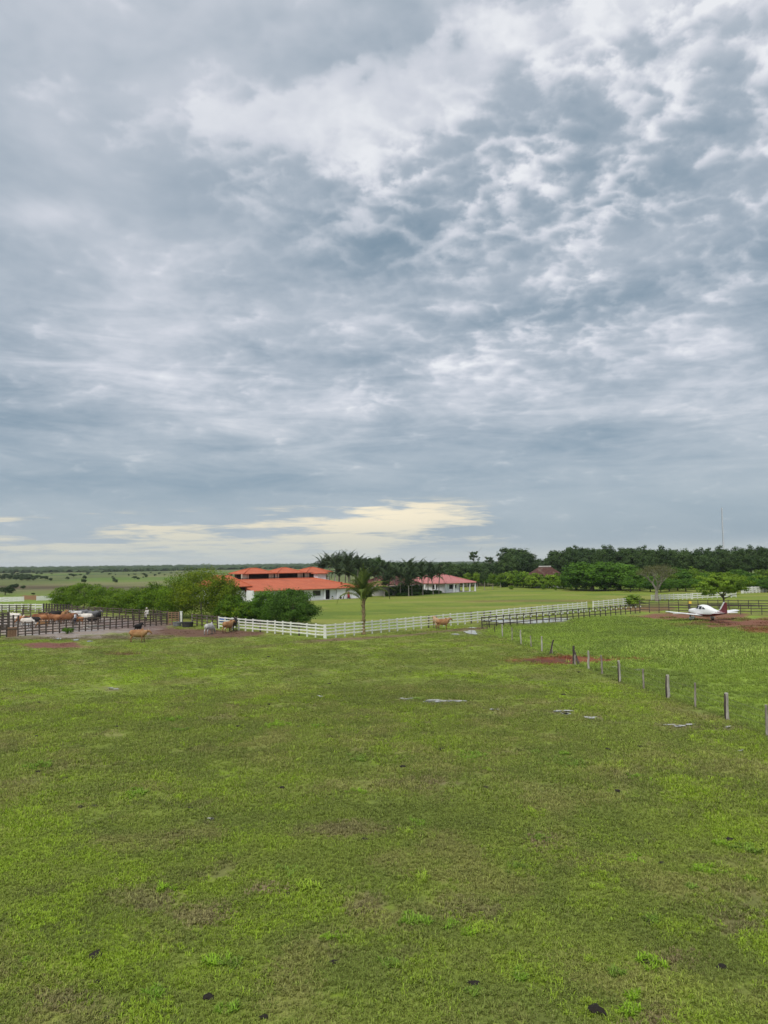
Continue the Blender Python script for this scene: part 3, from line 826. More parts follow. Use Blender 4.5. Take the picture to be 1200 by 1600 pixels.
rail_fence('white_fence', 'solid white board fence at the end of the green strip', None, G(-25, 941), G(37, 939.5), 8, 1.1, 4, 'white_far', 'white_far', .2, .24, seed=12, low=.15)
rail_fence('white_fence', 'white board fence running into the citrus hedge', None, G(57.5, 938.5), G(100, 937), 6, 1.1, 4, 'white_far', 'white_far', .2, .24, seed=13, low=.15)
rail_fence('white_fence', 'white board fence just behind the corral', None, G(-30, 955), G(66, 955), 9, 1.35, 3, 'white_far', 'white_far', .15, .2, seed=14, low=.35)
rail_fence('corral_fence', 'tall dark corral fence in front of the white fence', None, G(-20, 962.5), G(48, 960), 6, 1.75, 5, 'wood_dark', 'wood_dark', .16, .11, seed=15, low=.2)
rail_fence('corral_fence', 'tall dark close posted corral fence under the hedge end', None, G(68, 958.5), G(112, 961), 10, 1.75, 5, 'wood_dark', 'wood_dark', .18, .10, seed=16, low=.2)
rail_fence('corral_fence', 'long grey corral fence below the citrus hedge', None, G(112, 961.5), G(262, 972), 15, 1.62, 5, 'wood_brown', 'wood_brown', .14, .10, alt_post='wood_dark', alt=.4, seed=17, low=.2)
rail_fence('corral_fence', 'inner cross fence dividing the muddy corral', None, G(35, 966), G(160, 963), 10, 1.4, 3, 'wood_brown', 'wood_brown', .13, .10, seed=18, low=.4)
rail_fence('cattle_chute', 'heavy dark boarded loading chute at the corral end', None, G(-25, 985), G(13, 984), 4, 2.25, 6, 'wood_dark', 'wood_dark', .26, .22, seed=19, low=.25)
rail_fence('corral_fence', 'short dark fence between chute and corral boards', None, G(13, 984), G(28, 984), 2, 1.9, 5, 'wood_dark', 'wood_dark', .16, .13, seed=20, low=.25)
rail_fence('corral_fence', 'low brown fence below the loading chute', None, G(-30, 998), G(10, 995), 4, 1.3, 4, 'wood_brown', 'wood_brown', .13, .12, seed=21, low=.2)

# solid board panel at the chute
pn = thing('board_panel', 'solid tan board panel beside the loading chute', 'panel', G(11, 995))
b0 = G(26, 994) - G(11, 995)
for k in range(6):
    upright('plank', pn, b0 * ((k + .5) / 6), b0.length / 6 * .94, 1.12, 'wood_red', d_=.05)
board('rail', pn, (0, -.06, .9), b0 + Vector((0, -.06, .9)), .05, .12, 'wood_brown')
# wooden gate between the corral and the grey fence
gt = thing('wooden_gate', 'brown slatted wooden gate at the corral corner', 'gate', G(263, 976))
g1 = G(279, 975.5) - G(263, 976)
for z in (.25, .55, .85, 1.15, 1.45, 1.72): board('slat', gt, Vector((0, 0, z)), g1 + Vector((0, 0, z)), .05, .10, 'wood_red')
for k in range(4): upright('stile', gt, g1 * (k / 3), .1, 1.8, 'wood_red', d_=.09)
gp = ob('gate_post', MB().box(-.14, .14, -.14, .14, -.1, 1.75).box(-.18, .18, -.18, .18, 1.75, 1.82).mesh('gate_post', M['white']), None, None, G(283, 975))
tag(gp, 'thick white gate post beside the brown wooden gate', 'post')
gp2 = ob('gate_post', MB().box(-.2, .2, -.12, .12, -.1, 1.6).box(-.23, .23, -.15, .15, 1.6, 1.66).mesh('gate_post', M['wood_dark']), None, None, G(281, 974.5))
tag(gp2, 'dark gate post between brown gate and white post', 'post')

# wire fence with odd posts
wf = thing('wire_fence', 'wire fence of uneven weathered posts across the pasture', 'fence', G(*WIRE_PX[9]))
W0 = G(*WIRE_PX[9])
def rough_post(h, r, seed, mat, square=False):
    rs = random.Random(seed); mb = MB()
    n = 6
    pts = [(rs.uniform(-.02, .02) + .015 * math.sin(i + seed), rs.uniform(-.015, .015), -.12 + (h + .12) * i / (n - 1)) for i in range(n)]
    mb.tube(pts, [r * rs.uniform(.88, 1.08) * (1.05 - .12 * i / (n - 1)) for i in range(n)], 6 if square else 9)
    return mb.mesh('post', M[mat], smooth=False)
POSTS = [(.9, .05, 'wood_old', 0), (1.0, .06, 'wood_brown', 0), (1.42, .085, 'wood_pale', .02), (1.40, .07, 'wood_grey', -.03), (1.45, .085, 'wood_pale', 0), (1.1, .075, 'wood_grey', .03),
         (1.42, .09, 'wood_pale', .05), (1.35, .09, 'wood_old', .30), (1.55, .12, 'wood_old', 0), (1.40, .10, 'wood_pale', .0), (1.35, .085, 'wood_grey', -.06), (1.45, .10, 'wood_pale', -.02),
         (1.28, .075, 'wood_grey', .02), (1.42, .13, 'wood_pale', .015), (1.38, .07, 'wood_grey', -.02), (1.38, .115, 'wood_pale', .01), (1.45, .08, 'wood_grey', .01), (1.4, .09, 'wood_pale', 0)]
tops = []
for i, ((px, py), (h, r, mt, ln)) in enumerate(zip(WIRE_PX, POSTS)):
    p = G(px, py) - W0
    o = ob('post', rough_post(h, r * .85, i, mt), None, wf, p, (0, ln, i * .7 if abs(ln) < .1 else 0)); tops.append((p, h))
    if mt == 'wood_pale' and i in (11, 13, 15):      # split posts: a dark charred side
        mb = MB().tube([(-r * .75, -.02, -.05), (-r * .8, -.02, h * .5), (-r * .7, -.02, h * .97)], [r * .42, r * .5, r * .4], 6)
        ob('split_face', mb.mesh('split_face', M['wood_old']), None, o)
        o.rotation_euler[2] = 0
    if i == 8:                                          # braced double post
        mb = MB().tube([(.55, -.1, -.05), (.25, -.05, .55), (.05, 0, 1.15)], [.10, .09, .08], 8)
        ob('brace', mb.mesh('brace', M['wood_old']), None, o)
        ob('second_post', rough_post(.85, .08, 77, 'wood_grey'), None, o, (.16, -.12, 0))
    if i == 7:
        ob('second_post', rough_post(1.0, .06, 78, 'wood_grey'), None, o, (.25, 0, 0), (0, -.3, 0))
for z in (.45, .8, 1.1):
    mb = MB()
    pts = []
    for (p, h) in tops[2:]: pts.append(p + Vector((0, 0, min(z, h - .08))))
    mb.tube(pts, .005, 4); ob('wire', mb.mesh('wire', M['wire']), None, wf)

# ------------------------------------------------------------------ buildings
def set_uv(me, uvs):
    l = me.uv_layers.new(name='UVMap')
    l.data.foreach_set('uv', np.array(uvs, dtype=np.float32).ravel())

def hip_roof(name, parent, x0, x1, y0, y1, ze, zr, ridge, mat, hip0=True, hip1=True, thick=.14, caps=True, cap_mat='roof_edge'):
    """hipped roof over a rectangle; ridge along 'x' or 'y'; returns the roof part"""
    if ridge == 'y':
        swap = True; a0, a1, b0, b1 = y0, y1, x0, x1
    else:
        swap = False; a0, a1, b0, b1 = x0, x1, y0, y1
    hw = (b1 - b0) / 2; bm_ = (b0 + b1) / 2
    r0 = a0 + (hw if hip0 else 0); r1 = a1 - (hw if hip1 else 0)
    if r1 < r0: r0 = r1 = (a0 + a1) / 2
    P_ = [(a0, b0, ze), (a1, b0, ze), (a1, b1, ze), (a0, b1, ze), (r0, bm_, zr), (r1, bm_, zr)]
    Q_ = [(x, y, z - thick) for x, y, z in P_]
    if swap: P_ = [(y, x, z) for x, y, z in P_]; Q_ = [(y, x, z) for x, y, z in Q_]
    faces = [(0, 1, 5, 4), (2, 3, 4, 5), (1, 2, 5), (3, 0, 4)]
    uv = []; polys = []; V = P_ + Q_
    for f in faces:
        f2 = f[::-1] if swap else f
        polys.append(f2)
        p0 = Vector(V[f[0]]); p1 = Vector(V[f[1]]); e = (p1 - p0).normalized()
        nrm_ = (p1 - p0).cross(Vector(V[f[2]]) - p0).normalized(); s_ = nrm_.cross(e)
        for i in f2:
            q = Vector(V[i]) - p0; uv.append((q.dot(e), q.dot(s_)))
    midx = [0] * 4
    for i, j in ((0, 1), (1, 2), (2, 3), (3, 0)):
        f = (j, i, i + 6, j + 6) if not swap else (i, j, j + 6, i + 6)
        polys.append(f); uv += [(0, 0)] * 4; midx.append(1)
    for f in faces:
        f2 = tuple(i + 6 for i in f); f2 = f2 if swap else f2[::-1]
        polys.append(f2); uv += [(0, 0)] * len(f); midx.append(1)
    me = np_mesh(name, np.array(V), polys, [M[mat], M[cap_mat]], midx); set_uv(me, uv)
    o = ob(name, me, None, parent)
    if caps:
        for i, j in ((4, 5), (0, 4), (1, 5), (2, 5), (3, 4)):
            p, q = Vector(V[i]), Vector(V[j])
            if (p - q).length < .3: continue
            if not hip0 and (i, j) in ((0, 4), (3, 4)): continue
            if not hip1 and (i, j) in ((1, 5), (2, 5)): continue
            mb = MB().tube([p + Vector((0, 0, .03)), q + Vector((0, 0, .03))], .13, 6)
            me2 = mb.mesh('ridge_cap', M[mat]); set_uv(me2, [(k * .1, 0) for k in range(len(me2.loops))])
            ob('ridge_cap', me2, None, o)
    return o

def wall_x(name, parent, x0, x1, y, z0, z1, mat, openings=(), t=.25):
    """wall along x at y (outer face), with rectangular openings (xa,xb,za,zb) cut through"""
    mb = MB(); xs = sorted(openings)
    cur = x0
    for xa, xb, za, zb in xs:
        if xa > cur: mb.box(cur, xa, y, y + t, z0, z1)
        if za > z0: mb.box(xa, xb, y, y + t, z0, za)
        if zb < z1: mb.box(xa, xb, y, y + t, zb, z1)
        cur = xb
    if cur < x1: mb.box(cur, x1, y, y + t, z0, z1)
    return ob(name, mb.mesh(name, M[mat]), None, parent)

def wall_y(name, parent, x, y0, y1, z0, z1, mat, openings=(), t=.25):
    mb = MB(); cur = y0
    for ya, yb, za, zb in sorted(openings):
        if ya > cur: mb.box(x, x + t, cur, ya, z0, z1)
        if za > z0: mb.box(x, x + t, ya, yb, z0, za)
        if zb < z1: mb.box(x, x + t, ya, yb, zb, z1)
        cur = yb
    if cur < y1: mb.box(x, x + t, cur, y1, z0, z1)
    return ob(name, mb.mesh(name, M[mat]), None, parent)

def window(parent, x0, x1, y, z0, z1, n=2):
    """glazed window in a wall along x: frame, mullions, panes"""
    f = MB(); e = .07
    f.box(x0, x1, y, y + .09, z0, z0 + e); f.box(x0, x1, y, y + .09, z1 - e, z1)
    for k in range(n + 1):
        xx = x0 + (x1 - x0 - e) * k / n
        f.box(xx, xx + e, y + .002, y + .092, z0 + e, z1 - e)
    fr = ob('window', f.mesh('window', M['dark_wood']), None, parent)
    for k in range(n):
        xa = x0 + (x1 - x0 - e) * k / n + e; xb = x0 + (x1 - x0 - e) * (k + 1) / n
        ob('pane', MB().box(xa, xb, y + .04, y + .05, z0 + e, z1 - e).mesh('pane', M['glass']), None, fr)
    ob('sill', MB().box(x0 - .08, x1 + .08, y - .12, y + .03, z0 - .08, z0 - .003).mesh('sill', M['plaster']), None, fr)
    return fr

# main house, long low wing facing the paddock
HA = math.atan2(.643, .765)
hs = thing('ranch_house', 'long white ranch house with orange tiled roofs and upper gallery', 'house', (-28.4, 161, 0), HA)
hip_roof('roof', hs, -.2, 30.2, -.1, 17, 2.62, 4.95, 'x', 'roof', hip0=False)
ops = [(10.0, 13.5, 1.0, 2.25), (16.0, 18.2, 1.0, 2.2), (19.3, 20.9, 0, 2.3)]
wall_x('wall', hs, .2, 22.9, .8, -.05, 2.45, 'plaster', ops)
wall_x('wall', hs, 22.9, 29.4, .35, -.05, 2.44, 'plaster')
ob('recess_wall', MB().box(22.65, 22.9, .36, .79, -.05, 2.43).mesh('recess_wall', M['plaster']), None, hs)
window(hs, 10.0, 13.5, .85, 1.0, 2.25, 3); window(hs, 16.0, 18.2, .85, 1.0, 2.2, 2)
ob('porch_pier', MB().box(18.9, 19.3, .35, .79, -.05, 2.44).mesh('porch_pier', M['plaster']), None, hs)
dd = ob('door', MB().box(19.3, 20.9, 1.9, 1.96, 0, 2.2).box(19.9, 19.98, 1.84, 1.9, 0, 2.2).mesh('door', M['dark_wood']), None, hs)
ob('handle', MB().box(19.8, 19.86, 1.8, 1.84, .95, 1.15).mesh('handle', M['galv']), None, dd)
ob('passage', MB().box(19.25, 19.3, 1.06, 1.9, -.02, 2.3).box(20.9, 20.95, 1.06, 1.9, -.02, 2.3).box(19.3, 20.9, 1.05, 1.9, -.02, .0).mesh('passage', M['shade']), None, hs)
wall_y('wall', hs, 29.15, .36, 16.2, -.05, 2.43, 'plaster')
wall_y('end_wall', hs, -.05, .8, 16.2, -.05, 2.45, 'plaster')
# gable of the long roof
ob('gable', np_mesh('gable', np.array([(.0, .3, 2.46), (.0, 16.6, 2.46), (.0, 8.45, 4.78), (.2, .3, 2.46), (.2, 16.6, 2.46), (.2, 8.45, 4.78)]), [(0, 2, 1), (3, 4, 5), (0, 1, 4, 3), (1, 2, 5, 4), (2, 0, 3, 5)], [M['plaster']]), None, hs)
ob('parapet', MB().box(-.30, -.02, -.12, 2.6, -.05, 2.75).mesh('parapet', M['plaster']), None, hs)
ob('plinth', MB().box(.1, 29.3, -.35, .34, -.1, .10).mesh('plinth', M['concrete']), None, hs)
# roof vent pipes
for x_, z_ in ((25.2, 4.0), (27.4, 3.8)): ob('vent_pipe', MB().tube([(x_, 7.5, z_), (x_, 7.5, z_ + 1.1)], .09, 7).mesh('vent_pipe', M['galv']), None, hs)
ob('flue', MB().box(25.4, 25.7, 2.4, 2.7, 3.1, 3.95).mesh('flue', M['roof_edge']), None, hs)
# white box chimney with its own tiled cap
ch = ob('chimney', MB().box(22.9, 25.3, 8.6, 10.4, 4.2, 6.0).mesh('chimney', M['plaster']), None, hs)
hip_roof('chimney_cap', ch, 22.4, 25.8, 8.1, 10.9, 6.05, 6.65, 'x', 'roof', caps=False)
# taller wing at the left
hip_roof('wing_roof', hs, -6.2, 1.2, 2.6, 17.0, 3.66, 5.95, 'y', 'roof')
wall_x('wing_wall', hs, -5.6, -.31, 3.3, -.05, 2.7, 'plaster')
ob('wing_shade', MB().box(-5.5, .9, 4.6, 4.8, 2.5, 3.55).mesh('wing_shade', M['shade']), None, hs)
for x_ in (-5.5, -3.6, -1.9, -.5): ob('wing_post', MB().box(x_, x_ + .2, 3.32, 3.52, 2.7, 3.53).mesh('wing_post', M['dark_wood']), None, hs)
wall_y('wing_wall', hs, -5.85, 3.3, 16.4, -.05, 3.5, 'plaster')
# upper gallery under three hipped roofs
for k, (u0, u1) in enumerate(((7.4, 16.8), (16.8, 25.6), (25.6, 34.2))):
    hip_roof('gallery_roof', hs, u0, u1 - .02, 17.6, 25.2, 6.18, 7.45, 'x', 'roof')
ob('gallery_floor', MB().box(7, 33, 18.0, 24.8, 3.9, 4.3).mesh('gallery_floor', M['concrete']), None, hs)
ob('gallery_back', MB().box(7.2, 32.8, 21.6, 21.8, 4.3, 6.0).mesh('gallery_back', M['dark_wood']), None, hs)
ob('lower_block', MB().box(7, 33, 18.2, 24.6, -.05, 3.9).mesh('lower_block', M['plaster']), None, hs)
ob('gallery_rail', MB().box(7, 33, 18.1, 18.2, 5.0, 5.1).box(7, 33, 18.1, 18.2, 4.55, 4.63).mesh('gallery_rail', M['dark_wood']), None, hs)
for u_ in (7.2, 8.9, 14.9, 15.9, 16.7, 17.5, 23.4, 24.6, 25.6, 26.6, 30.2, 32.4):
    ob('gallery_post', MB().box(u_, u_ + .26, 18.25, 18.5, 4.3, 6.05).mesh('gallery_post', M['plaster_cream']), None, hs)
for u0, u1 in ((7.5, 8.85), (15.2, 15.85), (16.98, 17.45), (23.7, 24.5), (25.9, 26.55)):
    ob('gallery_panel', MB().box(u0, u1, 18.5, 18.58, 4.3, 6.03).mesh('gallery_panel', M['plaster_cream']), None, hs)
# things by the wall
_loc = hs.matrix_basis.copy()
def house_pt(u, n, z=0): 
    c_, s_ = math.cos(HA), math.sin(HA)
    return Vector((-28.4 + u * c_ - n * s_, 161 + u * s_ + n * c_, z))
cyl = thing('red_pump', 'upright red hand pump against the white house wall', 'pump', house_pt(25.7, -.1, .1))
ob('column', MB().tube([(0, 0, 0), (0, 0, 1.25), (0, 0, 1.35)], [.30, .28, .2], 12).mesh('column', M['red_paint'], True), None, cyl)
ob('cap', MB().tube([(0, 0, 1.35), (0, 0, 1.5), (0, 0, 1.62)], [.2, .19, .06], 12).mesh('cap', M['red_paint'], True), None, cyl)
ob('base', MB().box(-.45, .45, -.35, .35, -.02, .14).mesh('base', M['rubber']), None, cyl)
for k, u_ in enumerate((23.3, 20.9)):
    pt = thing('potted_plant', ['dark potted plant near the red pump', 'grey potted plant beside the dark doorway'][k], 'plant', house_pt(u_, -.15, .1))
    ob('pot', MB().tube([(0, 0, 0), (0, 0, .35), (0, 0, .4)], [.2, .3, .3], 10).mesh('pot', M['concrete'] if k else M['rubber'], True), None, pt)
    mb = MB(); rs = random.Random(k)
    for q in range(26):
        a_ = rs.uniform(0, 6.28); l_ = rs.uniform(.25, .5); p_ = Vector((math.cos(a_) * l_ * .7, math.sin(a_) * l_ * .7, .35 + l_)); s_ = Vector((-math.sin(a_), math.cos(a_), 0)) * .06
        mb.poly([(0, 0, .35), p_ * .55 + s_ + Vector((0, 0, .2)), p_, p_ * .55 - s_ + Vector((0, 0, .2))], [(0, 1, 2, 3)])
    ob('leaves', mb.mesh('leaves', M['leaf_dark']), None, pt)

# guest house with faded pink roof
EB = math.atan2(.69, .72)
hb = thing('guest_house', 'white guest house with faded pink hipped roof and corner porch', 'house', (16.7, 203.6, 0), EB)
hip_roof('roof', hb, 0, 13.2, 0, 18, 2.62, 4.95, 'y', 'roof_pink', cap_mat='roof_pink')
wall_x('wall', hb, .9, 6.6, .9, -.05, 2.48, 'plaster', [(2.4, 4.0, 1.0, 2.2), (4.9, 5.5, 1.2, 2.1)])
window(hb, 2.4, 4.0, .95, 1.0, 2.2, 2); window(hb, 4.9, 5.5, .95, 1.2, 2.1, 1)
wall_y('wall', hb, .9, 1.15, 17, -.05, 2.47, 'plaster', [(4, 6, .9, 2.1), (9.5, 11, 0, 2.2)])
wall_y('wall', hb, 6.35, 1.15, 17, -.05, 2.46, 'plaster')
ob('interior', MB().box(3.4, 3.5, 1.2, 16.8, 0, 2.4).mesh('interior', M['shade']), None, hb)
for x_ in (.15, 3.6, 7.6, 10.4, 12.8): ob('porch_post', MB().box(x_, x_ + .32, .15, .47, -.05, 2.46).mesh('porch_post', M['plaster']), None, hb)
for y_ in (4, 8, 12, 16): ob('porch_post', MB().box(.15, .45, y_, y_ + .3, -.05, 2.46).mesh('porch_post', M['plaster']), None, hb)
for y_ in (6, 12, 17): ob('porch_post', MB().box(12.75, 13.05, y_, y_ + .3, -.05, 2.46).mesh('porch_post', M['plaster']), None, hb)
ob('porch_floor', MB().box(-.1, 13.2, 0, 17.5, -.1, .08).mesh('porch_floor', M['concrete']), None, hb)

hc = thing('annex', 'low grey walled annex with pale pink roof behind the palms', 'house', (-2.6, 190.5, 0), math.atan2(.53, .85))
hip_roof('roof', hc, -.6, 15, -.7, 8.4, 2.55, 4.9, 'x', 'roof_pink', cap_mat='roof_pink')
wall_x('wall', hc, 0, 14.4, 0, -.05, 2.4, 'plaster_grey', [(4.0, 5.2, 0, 2.1), (7.5, 9, .9, 2.0)])
wall_y('wall', hc, -.26, 0, 7.8, -.05, 2.39, 'plaster_grey')
ob('door', MB().box(4.0, 5.2, .1, .16, 0, 2.1).mesh('door', M['dark_wood']), None, hc)
window(hc, 7.5, 9, .06, .9, 2.0, 2)
ob('eave_board', MB().box(-.55, 14.9, -.74, -.70, 2.36, 2.56).mesh('eave_board', M['white']), None, hc)

# brown roofed hut among the shrubs
p_ = at_depth(851, 238)
ht = thing('thatched_hut', 'open hut with large dark brown hipped roof among shrubs', 'hut', p_, R(12))
hip_roof('roof', ht, -6.6, 6.6, -4.6, 4.6, 2.7, 6.55, 'x', 'thatch', caps=False, thick=.35, cap_mat='thatch')
ob('ridge', MB().tube([(-2.1, 0, 6.6), (2.1, 0, 6.6)], .25, 7).mesh('ridge', M['concrete']), None, ht)
for x_ in (-5.8, -2, 2, 5.8):
    for y_ in (-3.8, 3.8): ob('post', MB().tube([(x_, y_, -.1), (x_, y_, 3.0)], .12, 7).mesh('post', M['wood_brown']), None, ht)
ob('half_wall', MB().box(-5.7, 5.7, -3.7, -3.5, -.05, 1.0).mesh('half_wall', M['plaster']), None, ht)

# radio mast
p_ = at_depth(1131, 330)
ms = thing('radio_mast', 'thin grey lattice radio mast rising above the woodland', 'mast', p_)
hM = 31.2; mb = MB(); mbr = MB()
for k in range(3):
    a_ = 2.094 * k; ob('leg', MB().tube([(math.cos(a_) * .26, math.sin(a_) * .26, 0), (math.cos(a_) * .2, math.sin(a_) * .2, hM)], .065, 5).mesh('leg', M['galv']), None, ms)
for i in range(40):
    z_ = i * hM / 40
    for k in range(3):
        a_, b_ = 2.094 * k, 2.094 * (k + 1)
        mbr.tube([(math.cos(a_) * .25, math.sin(a_) * .25, z_), (math.cos(b_) * .25, math.sin(b_) * .25, z_ + hM / 40)], .03, 3, False)
ob('bracing', mbr.mesh('bracing', M['galv']), None, ms)
# ------------------------------------------------------------------ vegetation
def leaf_quads(C, Nn, size, rs, aspect=.6):
    """rhombic leaves at C (n,3) facing Nn (n,3)"""
    n = len(C)
    Nn = Nn / np.maximum(np.linalg.norm(Nn, axis=1, keepdims=True), 1e-6)
    r_ = rs.normal(size=(n, 3)); T = np.cross(Nn, r_); T /= np.maximum(np.linalg.norm(T, axis=1, keepdims=True), 1e-6)
    B = np.cross(Nn, T); L_ = (size * rs.uniform(.6, 1.4, n))[:, None]
    V = np.stack([C + T * L_ * .5, C + B * L_ * aspect * .5, C - T * L_ * .5, C - B * L_ * aspect * .5], 1)
    return V.reshape(-1, 3), np.arange(4 * n).reshape(-1, 4)

def with_rnd(me, vals, per):
    a = me.attributes.new('rnd', 'FLOAT', 'POINT'); a.data.foreach_set('value', np.repeat(vals, per).astype(np.float32))
    return me

def crown_mesh(name, mat, rx, ry, rz, zc, clumps, per, leaf, seed, lumpy=.35, cr=.24, inner=.5, bottom=-.75, updown=.25):
    rs = np.random.RandomState(seed)
    d = rs.normal(size=(clumps * 3, 3)); d /= np.linalg.norm(d, axis=1, keepdims=True)
    d = d[d[:, 2] > bottom][:clumps]
    k = len(d)
    ph = rs.uniform(0, 6.28, 6)
    lump = 1 - lumpy * .5 + lumpy * (np.sin(d[:, 0] * 3.1 + ph[0]) * np.sin(d[:, 1] * 3.7 + ph[1]) + .6 * np.sin(d[:, 2] * 4.3 + ph[2]) * np.sin((d[:, 0] + d[:, 1]) * 5.1 + ph[3])) * .6
    rad = (inner + (1 - inner) * rs.rand(k) ** .5) * lump
    cc = d * rad[:, None]
    ci = np.repeat(np.arange(k), per)
    crs = cr * rs.uniform(.6, 1.35, k)
    off = rs.normal(size=(k * per, 3)); off /= np.linalg.norm(off, axis=1, keepdims=True)
    off *= (rs.rand(k * per) ** .4)[:, None] * crs[ci][:, None]
    off[:, 2] *= .75
    pos = (cc[ci] + off) * np.array([rx, ry, rz]) + np.array([0, 0, zc])
    nn = off / np.maximum(crs[ci][:, None], 1e-4) * .9 + d[ci] * .5 + rs.normal(size=(k * per, 3)) * .55 + np.array([0, 0, updown])
    V, Fq = leaf_quads(pos, nn, leaf, rs)
    rnd = np.clip(rs.rand(k)[ci] * .55 + rs.rand(k * per) * .5, 0, 1)
    return with_rnd(np_mesh(name, V, Fq, [M[mat]]), rnd, 4)

def trunk_mesh(name, mat, h, r, limbs, seed, spread=.8, top=1.0, fork=.35, lean=.1):
    rs = random.Random(seed); mb = MB()
    lx, ly = rs.uniform(-lean, lean) * h, rs.uniform(-lean, lean) * h
    pts = [Vector((lx * (i / 5) ** 1.5 + rs.uniform(-.04, .04) * h * .2, ly * (i / 5) ** 1.5, h * top * i / 5 - (.15 if i == 0 else 0))) for i in range(6)]
    mb.tube(pts, [r * (1.25 if i == 0 else 1 - .15 * i) for i in range(6)], 8)
    for k in range(limbs):
        a_ = 6.283 * k / limbs + rs.uniform(-.4, .4); z0 = h * rs.uniform(fork, .8); L_ = h * rs.uniform(.35, .6)
        f = z0 / h; b = Vector((lx * f ** 1.5, ly * f ** 1.5, z0))
        e = b + Vector((math.cos(a_) * L_ * spread, math.sin(a_) * L_ * spread, L_ * rs.uniform(.4, .9)))
        m_ = (b + e) / 2 + Vector((rs.uniform(-.1, .1), rs.uniform(-.1, .1), .12)) * L_
        mb.tube([b, m_, e], [r * .5, r * .33, r * .12], 6)
    return mb.mesh(name, M[mat])

def tree_proto(name, label, cat, crown, trunk, group=None):
    t = thing(name, label, cat, (0, 0, -500), 0, group)
    ob('trunk', trunk, None, t); ob('crown', crown, None, t)
    return t

PROTO_USED = {}
def place(proto, p, rz, sc, label=None, group=None):
    """first use moves the prototype itself, later uses copy it"""
    if proto.name not in PROTO_USED:
        PROTO_USED[proto.name] = 1
        proto.location = p; proto.rotation_euler = (0, 0, rz); proto.scale = sc if isinstance(sc, (tuple, list)) else (sc,) * 3
        if label: proto['label'] = label
        if group: proto['group'] = group
        return proto
    return copy_tree(proto, p, rz, sc, label, group)

def place_px(proto, px, py, top, width, ref_h, ref_w, rz, label=None, group=None):
    """a tree whose foot is seen at px,py, whose top is at row 'top' and which is 'width' pixels across"""
    s_ = ppm(px, py)
    return place(proto, G(px, py), rz, (width / s_ / ref_w, width / s_ / ref_w, (py - top) / s_ / ref_h), label, group)

RS = random.Random(5)
# --- the citrus hedge beside the corral (each tree its own crown)
HEDGE = [(100, 951, 918, 52, 'leaf_citrus'), (128, 953, 911, 58, 'leaf_fresh'), (158, 955, 919, 58, 'leaf_citrus'), (186, 957, 922, 56, 'leaf_fresh'), (214, 959, 917, 60, 'leaf_citrus'), (242, 962, 915, 62, 'leaf_citrus'),
         (275, 965, 901, 70, 'leaf_citrus'), (312, 967, 889, 98, 'leaf_yellow'), (347, 969, 903, 56, 'leaf_yellow'), (360, 971, 932, 46, 'leaf_citrus'), (386, 974, 941, 48, 'leaf_citrus')]
HL = ['low bushy citrus tree at the far end of the hedge', 'light green citrus tree with tallest crown near the hedge end', 'citrus tree third from the far end of the hedge', 'low fresh green citrus tree in the hedge above the corral',
      'citrus tree in the hedge above the corral fence', 'citrus tree in the hedge behind the fence sitter', 'yellowish tree rising beside the largest hedge tree', 'largest hedge tree with wide yellowing crown', 'yellowing tree with orange tinted leaves next to the house wing',
      'low green bush tucked under the yellowing tree', 'light green bush left of the dark rounded bushes']
for i, (px, py, top, wd, mt) in enumerate(HEDGE):
    s_ = ppm(px, py); h = (py - top) / s_ * 1.08; r = wd / s_ / 2 * 1.15
    big = i == 7
    cm = crown_mesh('crown', mt, r, r * .95, h * .53, h * .49, 230 if big else 150, 95 if big else 80, .20, 100 + i, .30, .24, .35, -.98)
    t = thing('citrus_tree', HL[i], 'tree', G(px, py) + Vector((0, 1.2, 0)), 0, 'citrus trees along the corral')
    ob('trunk', trunk_mesh('trunk', 'bark_pale' if big else 'bark', h * .7, .16 if big else .1, 5, i, .6), None, t); ob('crown', cm, None, t)
for i, (px, py, top, wd, lb) in enumerate([(420, 977, 921, 74, 'smaller lighter green rounded bush behind the white fence'), (456, 981, 920, 92, 'largest dark green rounded bush behind the white fence corner')]):
    s_ = ppm(px, py); h = (py - top) / s_; r = wd / s_ / 2
    t = thing('bush', lb, 'bush', G(px, py) + Vector((0, 2.4, 0)), 0, 'dark rounded bushes')
    ob('crown', crown_mesh('crown', 'leaf_dark' if i else 'leaf_mango', r, r * .9, h * .54, h * .50, 210, 95, .18, 140 + i, .25, .22, .35, -.99), None, t)
    ob('trunk', trunk_mesh('trunk', 'bark', h * .6, .14, 5, 40 + i, .6), None, t)
# scrambling weeds at the fence foot
for i, (px, py, lb) in enumerate([(106, 990, 'green weed clump at the foot of the corral fence'), (340, 963, 'yellow green shrub behind the blue drum')]):
    t = thing('shrub', lb, 'shrub', G(px, py), 0)
    ob('crown', crown_mesh('crown', 'leaf_mango' if i == 0 else 'leaf_yellow', .75, .6, .45, .38, 30, 40, .12, 160 + i, .3, .3, .3, -.9), None, t)

# --- prototypes for repeated trees
mango = [tree_proto('mango_tree', 'x', 'tree', crown_mesh('crown', 'leaf_mango', 4, 4, 3.3, 3.4, 190, 80, .30, 200 + k, .28, .24, .4, -.97), trunk_mesh('trunk', 'bark', 4, .3, 5, k)) for k in range(2)]
wood = [tree_proto('woodland_tree', 'x', 'tree', crown_mesh('crown', 'leaf_wood', 3.2, 3.2, 4.3, 6.2, 150, 75, .36, 210 + k, .5, .27, .35, -.95), trunk_mesh('trunk', 'bark', 8, .25, 6, 20 + k, .5)) for k in range(5)]
edge = [tree_proto('edge_tree', 'x', 'tree', crown_mesh('crown', 'leaf_fresh' if k < 2 else 'leaf_mango', 2.6, 2.6, 2.5, 3.2, 100, 65, .28, 230 + k, .45, .28, .35, -.95), trunk_mesh('trunk', 'bark', 4, .16, 5, 30 + k)) for k in range(4)]
